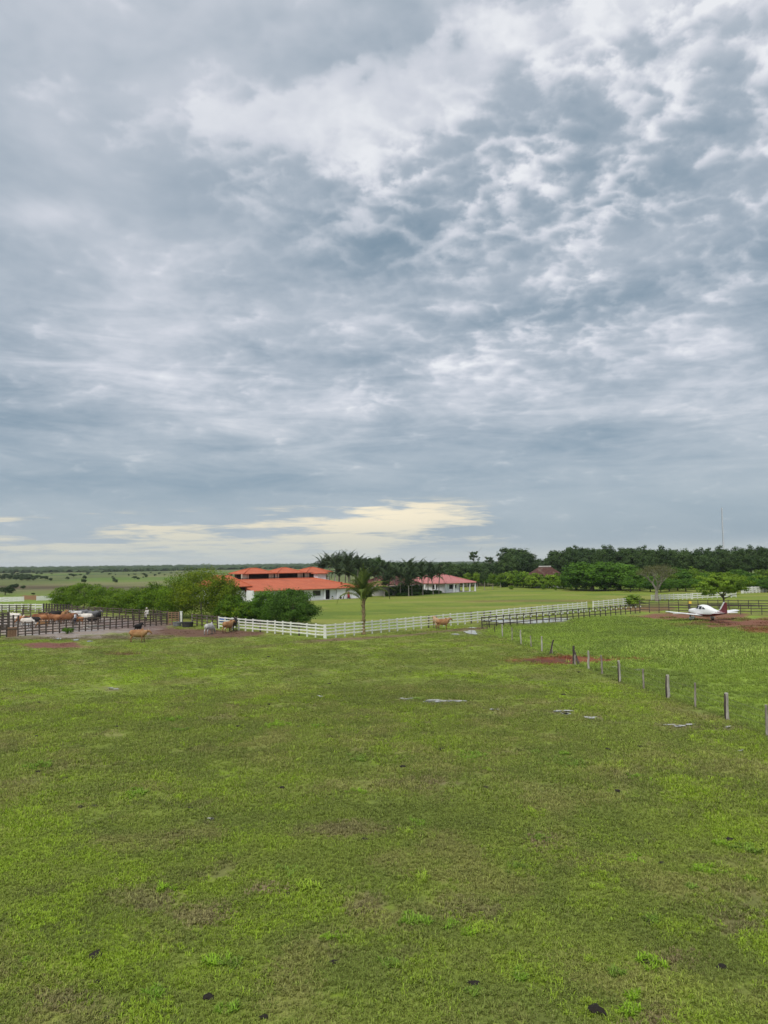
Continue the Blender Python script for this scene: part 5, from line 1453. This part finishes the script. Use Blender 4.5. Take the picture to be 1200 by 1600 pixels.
# ------------------------------------------------------------------ cattle
def cow_mesh(name, head='up', hump=.10, voxel=.035):
    mb = MB()
    # trunk: rump to chest, deep in front, tucked at the flank
    mb.tube([(-.86, 0, 1.02), (-.78, 0, 1.03), (-.5, 0, 1.0), (-.1, 0, .96), (.3, 0, .95), (.62, 0, .98), (.80, 0, 1.02)],
            [(.10, .16), (.25, .30), (.32, .37), (.37, .42), (.34, .43), (.27, .39), (.15, .24)], 14)
    mb.tube([(.38, 0, 1.22), (.52, 0, 1.32 + hump), (.66, 0, 1.24)], [(.10, .10), (.13, .14), (.08, .09)], 10)
    mb.tube([(-.80, 0, 1.18), (-.62, 0, 1.22), (-.45, 0, 1.18)], [(.10, .08), (.20, .12), (.16, .10)], 10)
    if head == 'up':
        nk = [(.62, 0, 1.08), (.88, 0, 1.22), (1.08, 0, 1.34)]; hd = [(1.02, 0, 1.40), (1.16, 0, 1.36), (1.34, 0, 1.24), (1.50, 0, 1.13), (1.54, 0, 1.11)]
    elif head == 'level':
        nk = [(.62, 0, 1.05), (.90, 0, 1.12), (1.14, 0, 1.18)]; hd = [(1.08, 0, 1.24), (1.22, 0, 1.20), (1.38, 0, 1.06), (1.52, 0, .93), (1.55, 0, .90)]
    else:
        nk = [(.62, 0, .98), (.92, 0, .80), (1.12, 0, .56)]; hd = [(1.08, 0, .62), (1.16, 0, .48), (1.22, 0, .26), (1.26, 0, .10), (1.27, 0, .07)]
    mb.tube(nk, [(.17, .27), (.13, .20), (.11, .15)], 12)
    mb.tube(hd, [(.08, .08), (.115, .13), (.085, .10), (.075, .075), (.05, .05)], 12)
    if head != 'down':   # dewlap
        mb.tube([(.70, 0, .78), (.86, 0, .86), (1.04, 0, 1.08)], [(.03, .10), (.03, .12), (.03, .07)], 8)
    h0 = Vector(hd[0])
    for s_ in (1, -1):
        mb.tube([h0 + Vector((.02, .08 * s_, -.01)), h0 + Vector((-.02, .20 * s_, -.02)), h0 + Vector((-.03, .30 * s_, -.07))], [(.03, .03), (.035, .065), (.015, .03)], 8)
        st_ = .05 * s_
        # fore leg: elbow, knee, fetlock, hoof
        mb.tube([(.56, .15 * s_, .92), (.54 + st_, .17 * s_, .66), (.58 + st_ * 1.6, .17 * s_, .40), (.56 + st_ * 2, .17 * s_, .13), (.60 + st_ * 2, .17 * s_, .02)], [(.13, .15), (.085, .10), (.055, .06), (.042, .045), (.06, .07)], 10)
        # hind leg: stifle forward, hock back, upright shank
        mb.tube([(-.58, .16 * s_, 1.0), (-.50 - st_, .18 * s_, .70), (-.74 - st_ * 1.5, .17 * s_, .47), (-.70 - st_ * 2, .17 * s_, .14), (-.66 - st_ * 2, .17 * s_, .02)], [(.16, .22), (.11, .14), (.06, .07), (.045, .048), (.06, .07)], 10)
    mb.tube([(-.86, 0, 1.14), (-.95, 0, .98), (-.95, 0, .60), (-.94, 0, .38)], [.035, .03, .022, .04], 7)
    return remeshed(mb, voxel, name), h0
COWM = {}
for hd in ('up', 'level', 'down'):
    COWM[hd] = cow_mesh('body_' + hd, hd)
horn = MB()
for s_ in (1, -1): horn.tube([(.02, .07 * s_, .05), (.0, .16 * s_, .12), (.02, .22 * s_, .24)], [.028, .022, .008], 7)
horn_me = horn.mesh('horns', surf('horn', (.45, .40, .30), (.30, .26, .2), 8, .5))
hoof = MB()
for x_, y_ in ((.66, .17), (.54, -.17), (-.76, .17), (-.56, -.17)): hoof.tube([(x_, y_, -.01), (x_, y_, .07)], [.068, .058], 9)
hoof_me = hoof.mesh('hooves', M['rubber'])
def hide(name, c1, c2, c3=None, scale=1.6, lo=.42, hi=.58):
    """coat: two or three colours, base colour darkened down the legs and along the muzzle"""
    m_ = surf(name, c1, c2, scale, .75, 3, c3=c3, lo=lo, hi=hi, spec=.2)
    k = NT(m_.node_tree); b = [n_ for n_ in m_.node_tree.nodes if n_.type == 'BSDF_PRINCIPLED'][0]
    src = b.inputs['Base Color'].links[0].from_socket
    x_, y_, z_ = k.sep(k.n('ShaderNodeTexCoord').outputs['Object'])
    f = k.m('MAXIMUM', k.rng(z_, .60, .25), k.rng(x_, 1.25, 1.5))  # darkens towards the hooves and the muzzle end
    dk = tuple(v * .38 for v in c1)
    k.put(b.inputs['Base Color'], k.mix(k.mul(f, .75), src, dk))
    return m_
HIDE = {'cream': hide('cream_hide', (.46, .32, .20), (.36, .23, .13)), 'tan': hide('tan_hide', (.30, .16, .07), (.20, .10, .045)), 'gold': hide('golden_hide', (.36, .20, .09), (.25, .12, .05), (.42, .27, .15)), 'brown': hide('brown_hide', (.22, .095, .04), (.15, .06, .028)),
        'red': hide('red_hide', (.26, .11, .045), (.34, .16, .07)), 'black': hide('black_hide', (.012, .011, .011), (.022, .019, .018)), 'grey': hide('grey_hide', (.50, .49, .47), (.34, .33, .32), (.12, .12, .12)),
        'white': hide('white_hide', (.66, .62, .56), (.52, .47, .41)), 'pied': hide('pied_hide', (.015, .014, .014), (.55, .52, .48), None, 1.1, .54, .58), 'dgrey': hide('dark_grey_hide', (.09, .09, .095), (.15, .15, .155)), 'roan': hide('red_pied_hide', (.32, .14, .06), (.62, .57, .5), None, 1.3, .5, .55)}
def cow(label, p, face, hidek, head='up', s_=1.0, group=None, horns=True, name='cow', cat='cow'):
    """face: heading in degrees, 0 = to the right of the picture plane, 90 = away"""
    me, h0 = COWM[head]
    t = thing(name, label, cat, p, R(face), group); t.scale = (s_, s_, s_)
    o = ob('body', me, None, t)
    if not me.materials: me.materials.append(HIDE['tan'])
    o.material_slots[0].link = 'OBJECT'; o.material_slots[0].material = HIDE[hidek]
    ob('hooves', hoof_me, None, t)
    if horns: ob('horns', horn_me, None, t, h0)
    return t
cow('golden tan bull standing side on in front of the corral', G(215, 1003.5), 4, 'gold', 'level', 1.02, horns=True, name='bull', cat='bull')
cow('black calf standing behind the golden tan bull', G(216, 988), 75, 'black', 'up', .78, horns=False, name='calf', cat='calf')
cow('grey pied cow seen from behind by the grey fence', G(327, 991), 68, 'grey', 'down', .95)
cow('golden cow turned away beside the white fence start', G(356, 988), 62, 'gold', 'up', 1.0)
cow('black cow pressed against the white fence next to golden cow', G(364.5, 985.5), 82, 'black', 'up', 1.08)
cow('pale tan cow standing behind the tan cow at white fence', G(681, 981), 100, 'cream', 'up', .98)
cow('tan cow facing right along the white fence', G(691.5, 983), 22, 'gold', 'up', .95)
CG = 'cattle penned in the muddy corral'
for lb, px, py, fc, hk, hd, s_, hn in [
    ('black cow with white belly patches in the corral', 53, 979, 185, 'pied', 'up', 1.0, False), ('tan calf tucked behind the black cow in the corral', 67, 981, 200, 'tan', 'down', .75, False),
    ('red and white cow by the dark chute fence', 31, 977, 20, 'roan', 'level', 1.0, True), ('pale cow with lowered head in the corral near chute', 42, 980, 10, 'white', 'down', .95, True),
    ('black cow at the back of the corral beside brown cattle', 76, 972, 200, 'black', 'up', 1.05, True), ('dark brown cow standing in the corral group', 84, 974, 170, 'brown', 'level', 1.0, True),
    ('red brown cow at the centre of the corral group', 93, 975, 30, 'red', 'up', 1.0, True), ('brown cow beside the man in the white shirt', 104, 975, 15, 'brown', 'up', 1.05, True),
    ('yellow tan cow raising its head above the brown cattle', 101, 970, 95, 'gold', 'up', 1.1, True), ('brown calf right of the man in the white shirt', 124, 975.5, 165, 'red', 'down', .8, False),
    ('white cow facing left in the corral', 136, 972, 185, 'white', 'level', .95, True), ('dark grey cow at the back of the corral', 145, 969, 10, 'dgrey', 'up', 1.05, True),
    ('black cow at the right end of the corral group', 154, 972, 100, 'black', 'up', 1.05, True), ('dark bull behind the white cow in the corral', 130, 966, 0, 'dgrey', 'level', 1.0, True), ('black cow behind the yellow tan cow', 86, 968, 10, 'black', 'level', 1.0, True),
    ('brown cow with lowered head by the inner corral fence', 112, 972, 190, 'brown', 'down', 1.0, True), ('grey pied cow at the far rails of the corral', 120, 968, 175, 'grey', 'up', 1.0, True), ('red cow half hidden behind dark brown cattle', 70, 974, 25, 'red', 'level', .95, True),
    ('dark brown cow between the black and white cattle', 60, 973, 15, 'brown', 'up', 1.0, True), ('white cow behind the bars near the chute', 24, 972, 170, 'white', 'up', 1.0, True), ('black calf close to the white cow in the corral', 144, 975, 20, 'black', 'level', .75, False)]:
    cow(lb, G(px, py), fc, hk, hd, s_, CG, hn)

# ------------------------------------------------------------------ people
M['skin'] = surf('skin', (.24, .13, .08), (.20, .10, .06), 5, .6)
M['shirt_white'] = surf('white_cotton', (.66, .68, .72), (.54, .56, .60), 5, .9, bump=.3)
M['cloth_pale'] = surf('pale_cotton', (.62, .60, .55), (.50, .48, .44), 5, .9, bump=.3)
M['jeans'] = surf('dark_denim', (.05, .06, .09), (.035, .04, .06), 8, .9, bump=.3)
M['straw'] = surf('straw_hat', (.72, .69, .62), (.60, .56, .48), 9, .9, bump=.4)
def person(label, p, rz, J, shirt, trousers, hat):
    """J: joint positions; one continuous body, clothing as shells over it"""
    t = thing('person', label, 'person', p, rz)
    V_ = lambda k: Vector(J[k])
    b = MB()
    b.tube([V_('pelvis'), (V_('pelvis') + V_('chest')) / 2, V_('chest'), V_('neck')], [(.15, .11), (.135, .10), (.17, .12), (.06, .06)], 12)
    b.tube([V_('neck') - Vector((0, 0, .04)), V_('neck') + Vector((0, 0, .06)), V_('head')], [.06, .055, .06], 10)
    hd = V_('head')
    b.tube([hd + Vector((0, 0, -.10)), hd + Vector((0, .0, -.06)), hd + Vector((0, 0, .02)), hd + Vector((0, 0, .09)), hd + Vector((0, 0, .125))], [(.035, .045), (.065, .08), (.078, .095), (.065, .08), (.03, .04)], 12)
    fw = Vector(J['face'])
    b.tube([hd + fw * .08 + Vector((0, 0, .03)), hd + fw * .125 + Vector((0, 0, -.015)), hd + fw * .09 + Vector((0, 0, -.03))], [.012, .02, .012], 6)
    for s_ in 'LR':
        sh, el, wr, hn = V_('sh' + s_), V_('el' + s_), V_('wr' + s_), V_('hand' + s_)
        b.tube([V_('chest') + (sh - V_('chest')) * .5, sh, (sh + el) / 2, el, (el + wr) / 2, wr], [.07, .062, .052, .042, .038, .028], 9)
        d = (hn - wr).normalized(); sd = d.cross(Vector((0, 0, 1))); sd = sd.normalized() if sd.length > .1 else Vector((1, 0, 0))
        b.tube([wr, wr + d * .05, wr + d * .10], [(.028, .02), (.042, .018), (.040, .015)], 8)
        for k, l_ in enumerate((.065, .078, .072, .055)):
            o0 = wr + d * .09 + sd * (-.03 + .02 * k); b.tube([o0, o0 + d * l_ * .6, o0 + d * l_ + Vector((0, 0, -.012))], [.010, .009, .007], 6)
        o0 = wr + d * .03 + sd * -.035; b.tube([o0, o0 + d * .03 - sd * .03, o0 + d * .06 - sd * .035], [.012, .011, .008], 6)
        hp, kn, an, to = V_('hip' + s_), V_('kn' + s_), V_('an' + s_), V_('toe' + s_)
        b.tube([hp + Vector((0, 0, .06)), hp, (hp + kn) / 2, kn, (kn + an) / 2, an], [.09, .095, .08, .06, .055, .04], 10)
        b.tube([an, (an + to) / 2 + Vector((0, 0, -.02)), to], [(.04, .045), (.045, .035), (.04, .025)], 8)
    ob('body', remeshed(b, .014, 'body', 1), M['skin'], t)
    s2 = MB(); s2.tube([V_('pelvis') - (V_('chest') - V_('pelvis')) * .15, (V_('pelvis') + V_('chest')) / 2, V_('chest'), V_('neck') - Vector((0, 0, .02))], [(.18, .14), (.165, .13), (.20, .145), (.085, .085)], 12)
    for s_ in 'LR': s2.tube([V_('chest') + (V_('sh' + s_) - V_('chest')) * .5, V_('sh' + s_), (V_('sh' + s_) + V_('el' + s_)) / 2, V_('el' + s_), V_('el' + s_) * .15 + V_('wr' + s_) * .85], [.085, .08, .068, .06, .045], 9)
    ob('shirt', remeshed(s2, .02, 'shirt', 1), shirt, t)
    tr = MB(); tr.tube([V_('pelvis') + Vector((0, 0, .06)), V_('pelvis'), V_('pelvis') - Vector((0, 0, .10))], [(.165, .125), (.175, .14), (.15, .13)], 12)
    for s_ in 'LR':
        tr.tube([V_('hip' + s_) + Vector((0, 0, .05)), V_('hip' + s_), (V_('hip' + s_) + V_('kn' + s_)) / 2, V_('kn' + s_), (V_('kn' + s_) + V_('an' + s_)) / 2, V_('an' + s_) + Vector((0, 0, .03))], [.105, .11, .095, .078, .07, .065], 10)
    ob('trousers', remeshed(tr, .02, 'trousers', 1), trousers, t)
    for s_ in 'LR': ob('boot', MB().tube([V_('an' + s_) + Vector((0, 0, .06)), V_('an' + s_), (V_('an' + s_) + V_('toe' + s_)) / 2 + Vector((0, 0, -.02)), V_('toe' + s_)], [.058, .058, (.055, .045), (.045, .032)], 9).mesh('boot', M['rubber'], True), None, t)
    hb_ = MB().tube([hd + Vector((0, 0, .055)), hd + Vector((0, 0, .062)), hd + Vector((0, 0, .07))], [.20, .215, .10], 18); hb_.tube([hd + Vector((0, 0, .06)), hd + Vector((0, 0, .12)), hd + Vector((0, 0, .165))], [.105, .10, .07], 14)
    ob('hat', hb_.mesh('hat', hat, True), None, t)
    return t
# standing among the cattle, walking to the left
JA = dict(pelvis=(0, 0, .96), chest=(.02, 0, 1.32), neck=(.03, 0, 1.50), head=(.05, 0, 1.64), face=(1, 0, 0), shL=(.02, .19, 1.43), elL=(-.05, .24, 1.16), wrL=(.10, .25, .95), handL=(.16, .25, .86), shR=(.02, -.19, 1.43), elR=(.0, -.25, 1.15), wrR=(.18, -.22, 1.02), handR=(.27, -.20, 1.0),
          hipL=(0, .10, .92), knL=(.12, .10, .52), anL=(.02, .10, .09), toeL=(.17, .11, .04), hipR=(0, -.10, .92), knR=(.02, -.10, .50), anR=(-.16, -.10, .09), toeR=(-.02, -.11, .04))
person('person in white shirt and dark trousers standing among the cattle', G(117.5, 976), R(175), JA, M['shirt_white'], M['jeans'], M['straw'])
# sitting on the top rail of the corral fence
ft = 1.62
JB = dict(pelvis=(0, 0, ft + .16), chest=(.08, 0, ft + .52), neck=(.13, 0, ft + .70), head=(.19, 0, ft + .83), face=(1, 0, -.2), shL=(.08, .19, ft + .62), elL=(.22, .25, ft + .38), wrL=(.40, .16, ft + .25), handL=(.47, .13, ft + .20), shR=(.08, -.19, ft + .62), elR=(.20, -.26, ft + .36), wrR=(.40, -.17, ft + .25), handR=(.47, -.14, ft + .20),
          hipL=(.02, .11, ft + .12), knL=(.44, .14, ft + .08), anL=(.38, .13, ft - .36), toeL=(.52, .13, ft - .42), hipR=(.02, -.11, ft + .12), knR=(.44, -.12, ft + .06), anR=(.34, -.12, ft - .37), toeR=(.48, -.12, ft - .43))
q0, q1 = G(28, 994), G(285, 974)
fq = q0 + (q1 - q0) * .757
person('person in pale clothes and white hat sitting on the corral fence', fq + Vector((.0, .02, -.03)), R(-112), JB, M['cloth_pale'], M['cloth_pale'], M['straw'])

# ------------------------------------------------------------------ tubs, drum, lamp, dung
def tub(label, p, r, h, mat):
    t = thing('water_tub', label, 'tub', p)
    V2 = []; F2 = []; n = 20
    prof = [(r * .86, 0), (r, h), (r * 1.06, h), (r * 1.06, h + .04), (r * .93, h + .04), (r * .80, .08), (0.001, .08)]
    for a_, z_ in prof:
        for k in range(n): V2.append((a_ * math.cos(6.2832 * k / n), a_ * math.sin(6.2832 * k / n), z_))
    for i in range(len(prof) - 1):
        for k in range(n): F2.append((i * n + k, i * n + (k + 1) % n, (i + 1) * n + (k + 1) % n, (i + 1) * n + k))
    ob('shell', np_mesh('shell', np.array(V2), F2, [mat], smooth=False), None, t)
    ob('water', np_mesh('water', np.array([(r * .86 * math.cos(6.2832 * k / n), r * .86 * math.sin(6.2832 * k / n), h * .75) for k in range(n)]), [tuple(range(n))], [M['water']]), None, t)
tub('grey water tub beside the white gate post', G(277, 978), .62, .5, M['tub'])
tub('large dark round water tub in front of the grey fence', G(293, 979.5), .80, .62, M['rubber'])
dr = thing('plastic_drum', 'blue plastic drum lying behind the white fence start', 'drum', G(349, 974))
ob('shell', MB().tube([(-.55, 0, .42), (-.5, 0, .42), (-.2, 0, .42), (-.18, 0, .42), (.18, 0, .42), (.2, 0, .42), (.5, 0, .42), (.55, 0, .42)], [.34, .42, .42, .44, .44, .42, .42, .34], 16).mesh('shell', M['blue_plastic'], True), None, dr)
ob('bung', MB().tube([(.55, .15, .5), (.59, .15, .5)], .06, 8).mesh('bung', M['white']), None, dr)
sg = thing('marker_board', 'small yellow marker board fixed to the dark fence', 'marker', G(1078.5, 956.5))
ob('stake', MB().box(-.05, .05, -.05, .05, -.1, 1.75).mesh('stake', M['wood_brown']), None, sg)
ob('plate', MB().box(-.22, .22, -.10, -.055, 1.35, 1.75).mesh('plate', M['yellow']), None, sg)

def dung_mesh(seed):
    rs = random.Random(seed); bm = bmesh.new(); bmesh.ops.create_icosphere(bm, subdivisions=2, radius=1)
    for v in bm.verts:
        a_ = math.atan2(v.co.y, v.co.x)
        k = 1 + .18 * math.sin(3 * a_ + seed) + .15 * math.sin(5 * a_ + 2 * seed) + rs.uniform(-.12, .12)
        v.co = Vector((v.co.x * k, v.co.y * k * .8, v.co.z * (1 + rs.uniform(-.3, .3)) * .38))
    me = bpy.data.meshes.new('dung'); bm.to_mesh(me); bm.free(); me.materials.append(M['dung'])
    return me
DM = [dung_mesh(k) for k in range(4)]
DP = [(741, 1536, 9), (1005, 1500, 8), (1018, 1503, 8), (1128, 1510, 9), (150, 1492, 13), (148, 1495, 9), (412, 1416, 6), (448, 1397, 7), (521, 1503, 8), (326, 1557, 10), (153, 1533, 6), (162, 1545, 7), (104, 1559, 6), (1016, 1441, 7), (932, 1577, 14), (1186, 1571, 7), (166, 1590, 6), (412, 1588, 7), (222, 1487, 5),
      (734, 1053, 3), (420, 1026, 3), (485, 1053, 3), (515, 1068, 3), (640, 1050, 3), (183, 1135, 4), (372, 1134, 4), (467, 1135, 4), (60, 1097, 3), (57, 1150, 4), (206, 1107, 3), (420, 1100, 3), (880, 1085, 4), (690, 1170, 5), (950, 1170, 4), (1000, 1166, 4), (760, 1230, 6), (630, 1197, 5), (125, 1261, 6), (148, 1259, 6), (102, 1215, 4), (297, 1262, 5), (440, 1230, 5), (1140, 1311, 7), (570, 1311, 6), (1034, 1348, 6), (965, 1235, 5), (255, 1300, 5), (1090, 1080, 3), (905, 1050, 3), (60, 1205, 4)]
for i, (px, py, rp) in enumerate(DP):
    s_ = ppm(px, py)
    o = ob('dung_pat', DM[i % 4], None, None, G(px, py) + Vector((0, 0, -.005)), (0, 0, i * 1.3), (rp / s_,) * 2 + (min(rp / s_, .2) * .8,))
    tag(o, 'dark dung pat dropped on the grazed grass', 'dung', 'dung pats on the paddock')

# ------------------------------------------------------------------ air
HAZE = 0.8e-4
hzm, k, out = mat_base('haze')
vol = k.n('ShaderNodeVolumePrincipled'); vol.inputs['Density'].default_value = HAZE; vol.inputs['Color'].default_value = (.86, .92, 1.0, 1); vol.inputs['Anisotropy'].default_value = 0.0
hzm.node_tree.links.new(vol.outputs[0], out.inputs['Volume'])
tag(ob('haze', MB().box(-7200, 7200, -7200, 7200, -1.5, 36).mesh('haze', hzm)), 'thin pale haze over the plain', 'haze', kind='stuff')
